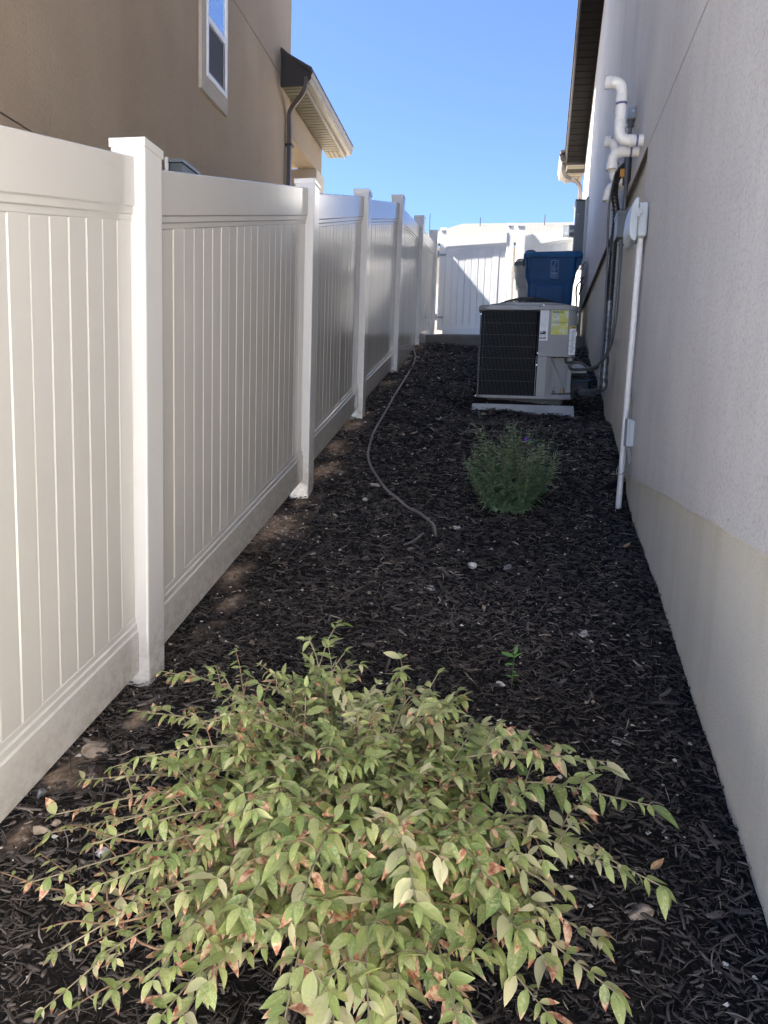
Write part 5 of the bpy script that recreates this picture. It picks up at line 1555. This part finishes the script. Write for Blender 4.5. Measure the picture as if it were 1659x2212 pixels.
AT += [(1105 + 72 * math.cos(q * 2.4) * (.3 + .7 * (q % 5) / 4), 1000 + 62 * math.sin(q * 2.4) * (.3 + .7 * (q % 3) / 2), r.uniform(-.2, .15)) for q in range(22)]
for k, (px, py, dy) in enumerate(AT):
    px = 1105 + (px - 1105) * 1.12; tip = at(px, py - 8, YA + dy); g0 = float(G(tip.x, tip.y)) + .05
    if tip.z < g0: tip.z = g0
    base = AB + Vector((r.uniform(-.05, .05), r.uniform(-.05, .05), -.01))
    m = base.lerp(tip, .5) + Vector(((tip.x - base.x) * .18, (tip.y - base.y) * .2, -.02 + r.uniform(-.01, .02)))
    Pm = smooth_path([base, m, tip], 12); n = len(Pm)
    stA.tube(Pm, [.0028 - .0016 * i / n for i in range(n)], 5)
    for i in range(4, n):
        for q in range(5):
            a = r.uniform(0, 6.28); T = (Pm[min(i + 1, n - 1)] - Pm[i - 1]).normalized()
            d = Vector((math.cos(a), math.sin(a), r.uniform(-.3, .5))) + T * .4
            L = r.uniform(.03, .075) * (1 if i < n * .75 else .65)
            LS.add(Pm[i], d, Vector((0, 0, 1)), L, L * .27, r.uniform(.1, .5), .3, r.uniform(-.6, .6), 0, r.betavariate(2, 3))
    # flower-bud sprays
    for q in range(11):
        T = (Pm[-1] - Pm[-3]).normalized(); i = n - 1 - q
        d = (T + Vector((r.uniform(-.8, .8), r.uniform(-.8, .8), r.uniform(0, .5)))).normalized(); e = Pm[i] + d * r.uniform(.04, .08)
        stA.tube([Pm[i], e], .0010, 4)
        for w in range(6):
            pp_ = Pm[i].lerp(e, .35 + .13 * w); dd_ = Vector((r.uniform(-1, 1), r.uniform(-1, 1), r.uniform(0, 1)))
            LS.add(pp_, dd_, Vector((0, 0, 1)), r.uniform(.009, .018), .0045, .1, .3, 0, 0, .6 + .4 * r.random())
o = stA.build('stems', M_stemA, aster); o.location = (0, 0, 0)
build_leaves(LS, aster, M_leafA, AB, 0)
fp = at(1138, 949, YA + .0); b = MB(AB)
for k in range(14):
    a = 6.283 * k / 14; c, s = math.cos(a), math.sin(a)
    b.add([fp + Vector((c * .003, -.004, s * .003)), fp + Vector((c * .013 - s * .003, -.006, s * .011 + c * .003)), fp + Vector((c * .016, -.004, s * .014)), fp + Vector((c * .013 + s * .003, -.006, s * .011 - c * .003))], [(0, 1, 2, 3)])
o = b.build('flower', M_purple, aster); o.location = (0, 0, 0)

# ---- seedling and little weeds
def seedling(px, py, lab, H, leaves, mat=M_leafS):
    p = ghit(px, py); p.z -= .005
    root = empty('seedling', p, lab, 'seedling')
    b = MB(p); top = p + Vector((.004, .0, H)); b.tube([p, p + Vector((.002, 0, H * .5)), top], [.0014, .0012, .0009], 6)
    o = b.build('stem', M_leafS, root); o.location = (0, 0, 0)
    for i, (h, ang, L, W, rise) in enumerate(leaves):
        vs, fs, cs = leaf_arrays(L, W, .15, .15, 0, i, 5, 0, .3 + .1 * (i % 3))
        me = bpy.data.meshes.new('leaf'); me.from_pydata(vs, [], fs); me.materials.append(mat)
        ca = me.color_attributes.new('leaf', 'FLOAT_COLOR', 'POINT'); ca.data.foreach_set('color', [c for q in cs for c in q])
        me.polygons.foreach_set('use_smooth', [True] * len(fs))
        o = link('leaf', me, root); d = Vector((math.cos(ang), math.sin(ang), rise))
        o.matrix_basis = Matrix.Translation(Vector((.003 * h, 0, H * h))) @ frame(d, Vector((0, -.6, 1))).to_4x4()
seedling(1105, 1482, 'small bright green seedling in the mulch behind the shrub', .125,
         [(.95, 3.0, .055, .020, .35), (1.0, 1.2, .045, .014, 1.6), (.9, .25, .04, .008, .8), (.7, 3.4, .035, .012, .1), (.3, 3.1, .03, .007, .2), (.35, 0.1, .03, .008, .1), (.5, -1.2, .03, .01, .1)])
seedling(1035, 905, 'tiny green weed sprig between pad and bushy plant', .05, [(1, 3, .03, .01, .3), (1, .2, .03, .01, .3), (.7, 1.5, .03, .01, .6), (.6, 4.2, .03, .01, .2)], M_leafA)
# fallen leaves
for px, py, lab in ((1403, 1990 - 90, 'dry curled leaf on the mulch by the right wall beyond the rounded stone'), (1345, 1195, 'dry tan leaf on the mulch against the foundation'), (1018, 1540 + 60, 'brown fallen leaf just behind the shrub')):
    p = ghit(px, py); vs, fs, cs = leaf_arrays(.045, .02, -.3, .5, .4, px, 5)
    me = bpy.data.meshes.new('fallen_leaf'); me.from_pydata(vs, [], fs); me.materials.append(M_dryleaf)
    o = link('fallen_leaf', me); o.matrix_basis = Matrix.Translation(Vector((p.x, p.y, float(bedz(p.x, p.y)) + .02))) @ frame(Vector((.7, .5, .2)), Vector((0, -.3, 1))).to_4x4()
    tag(o, lab, 'leaf')

scn.render.engine = 'CYCLES'
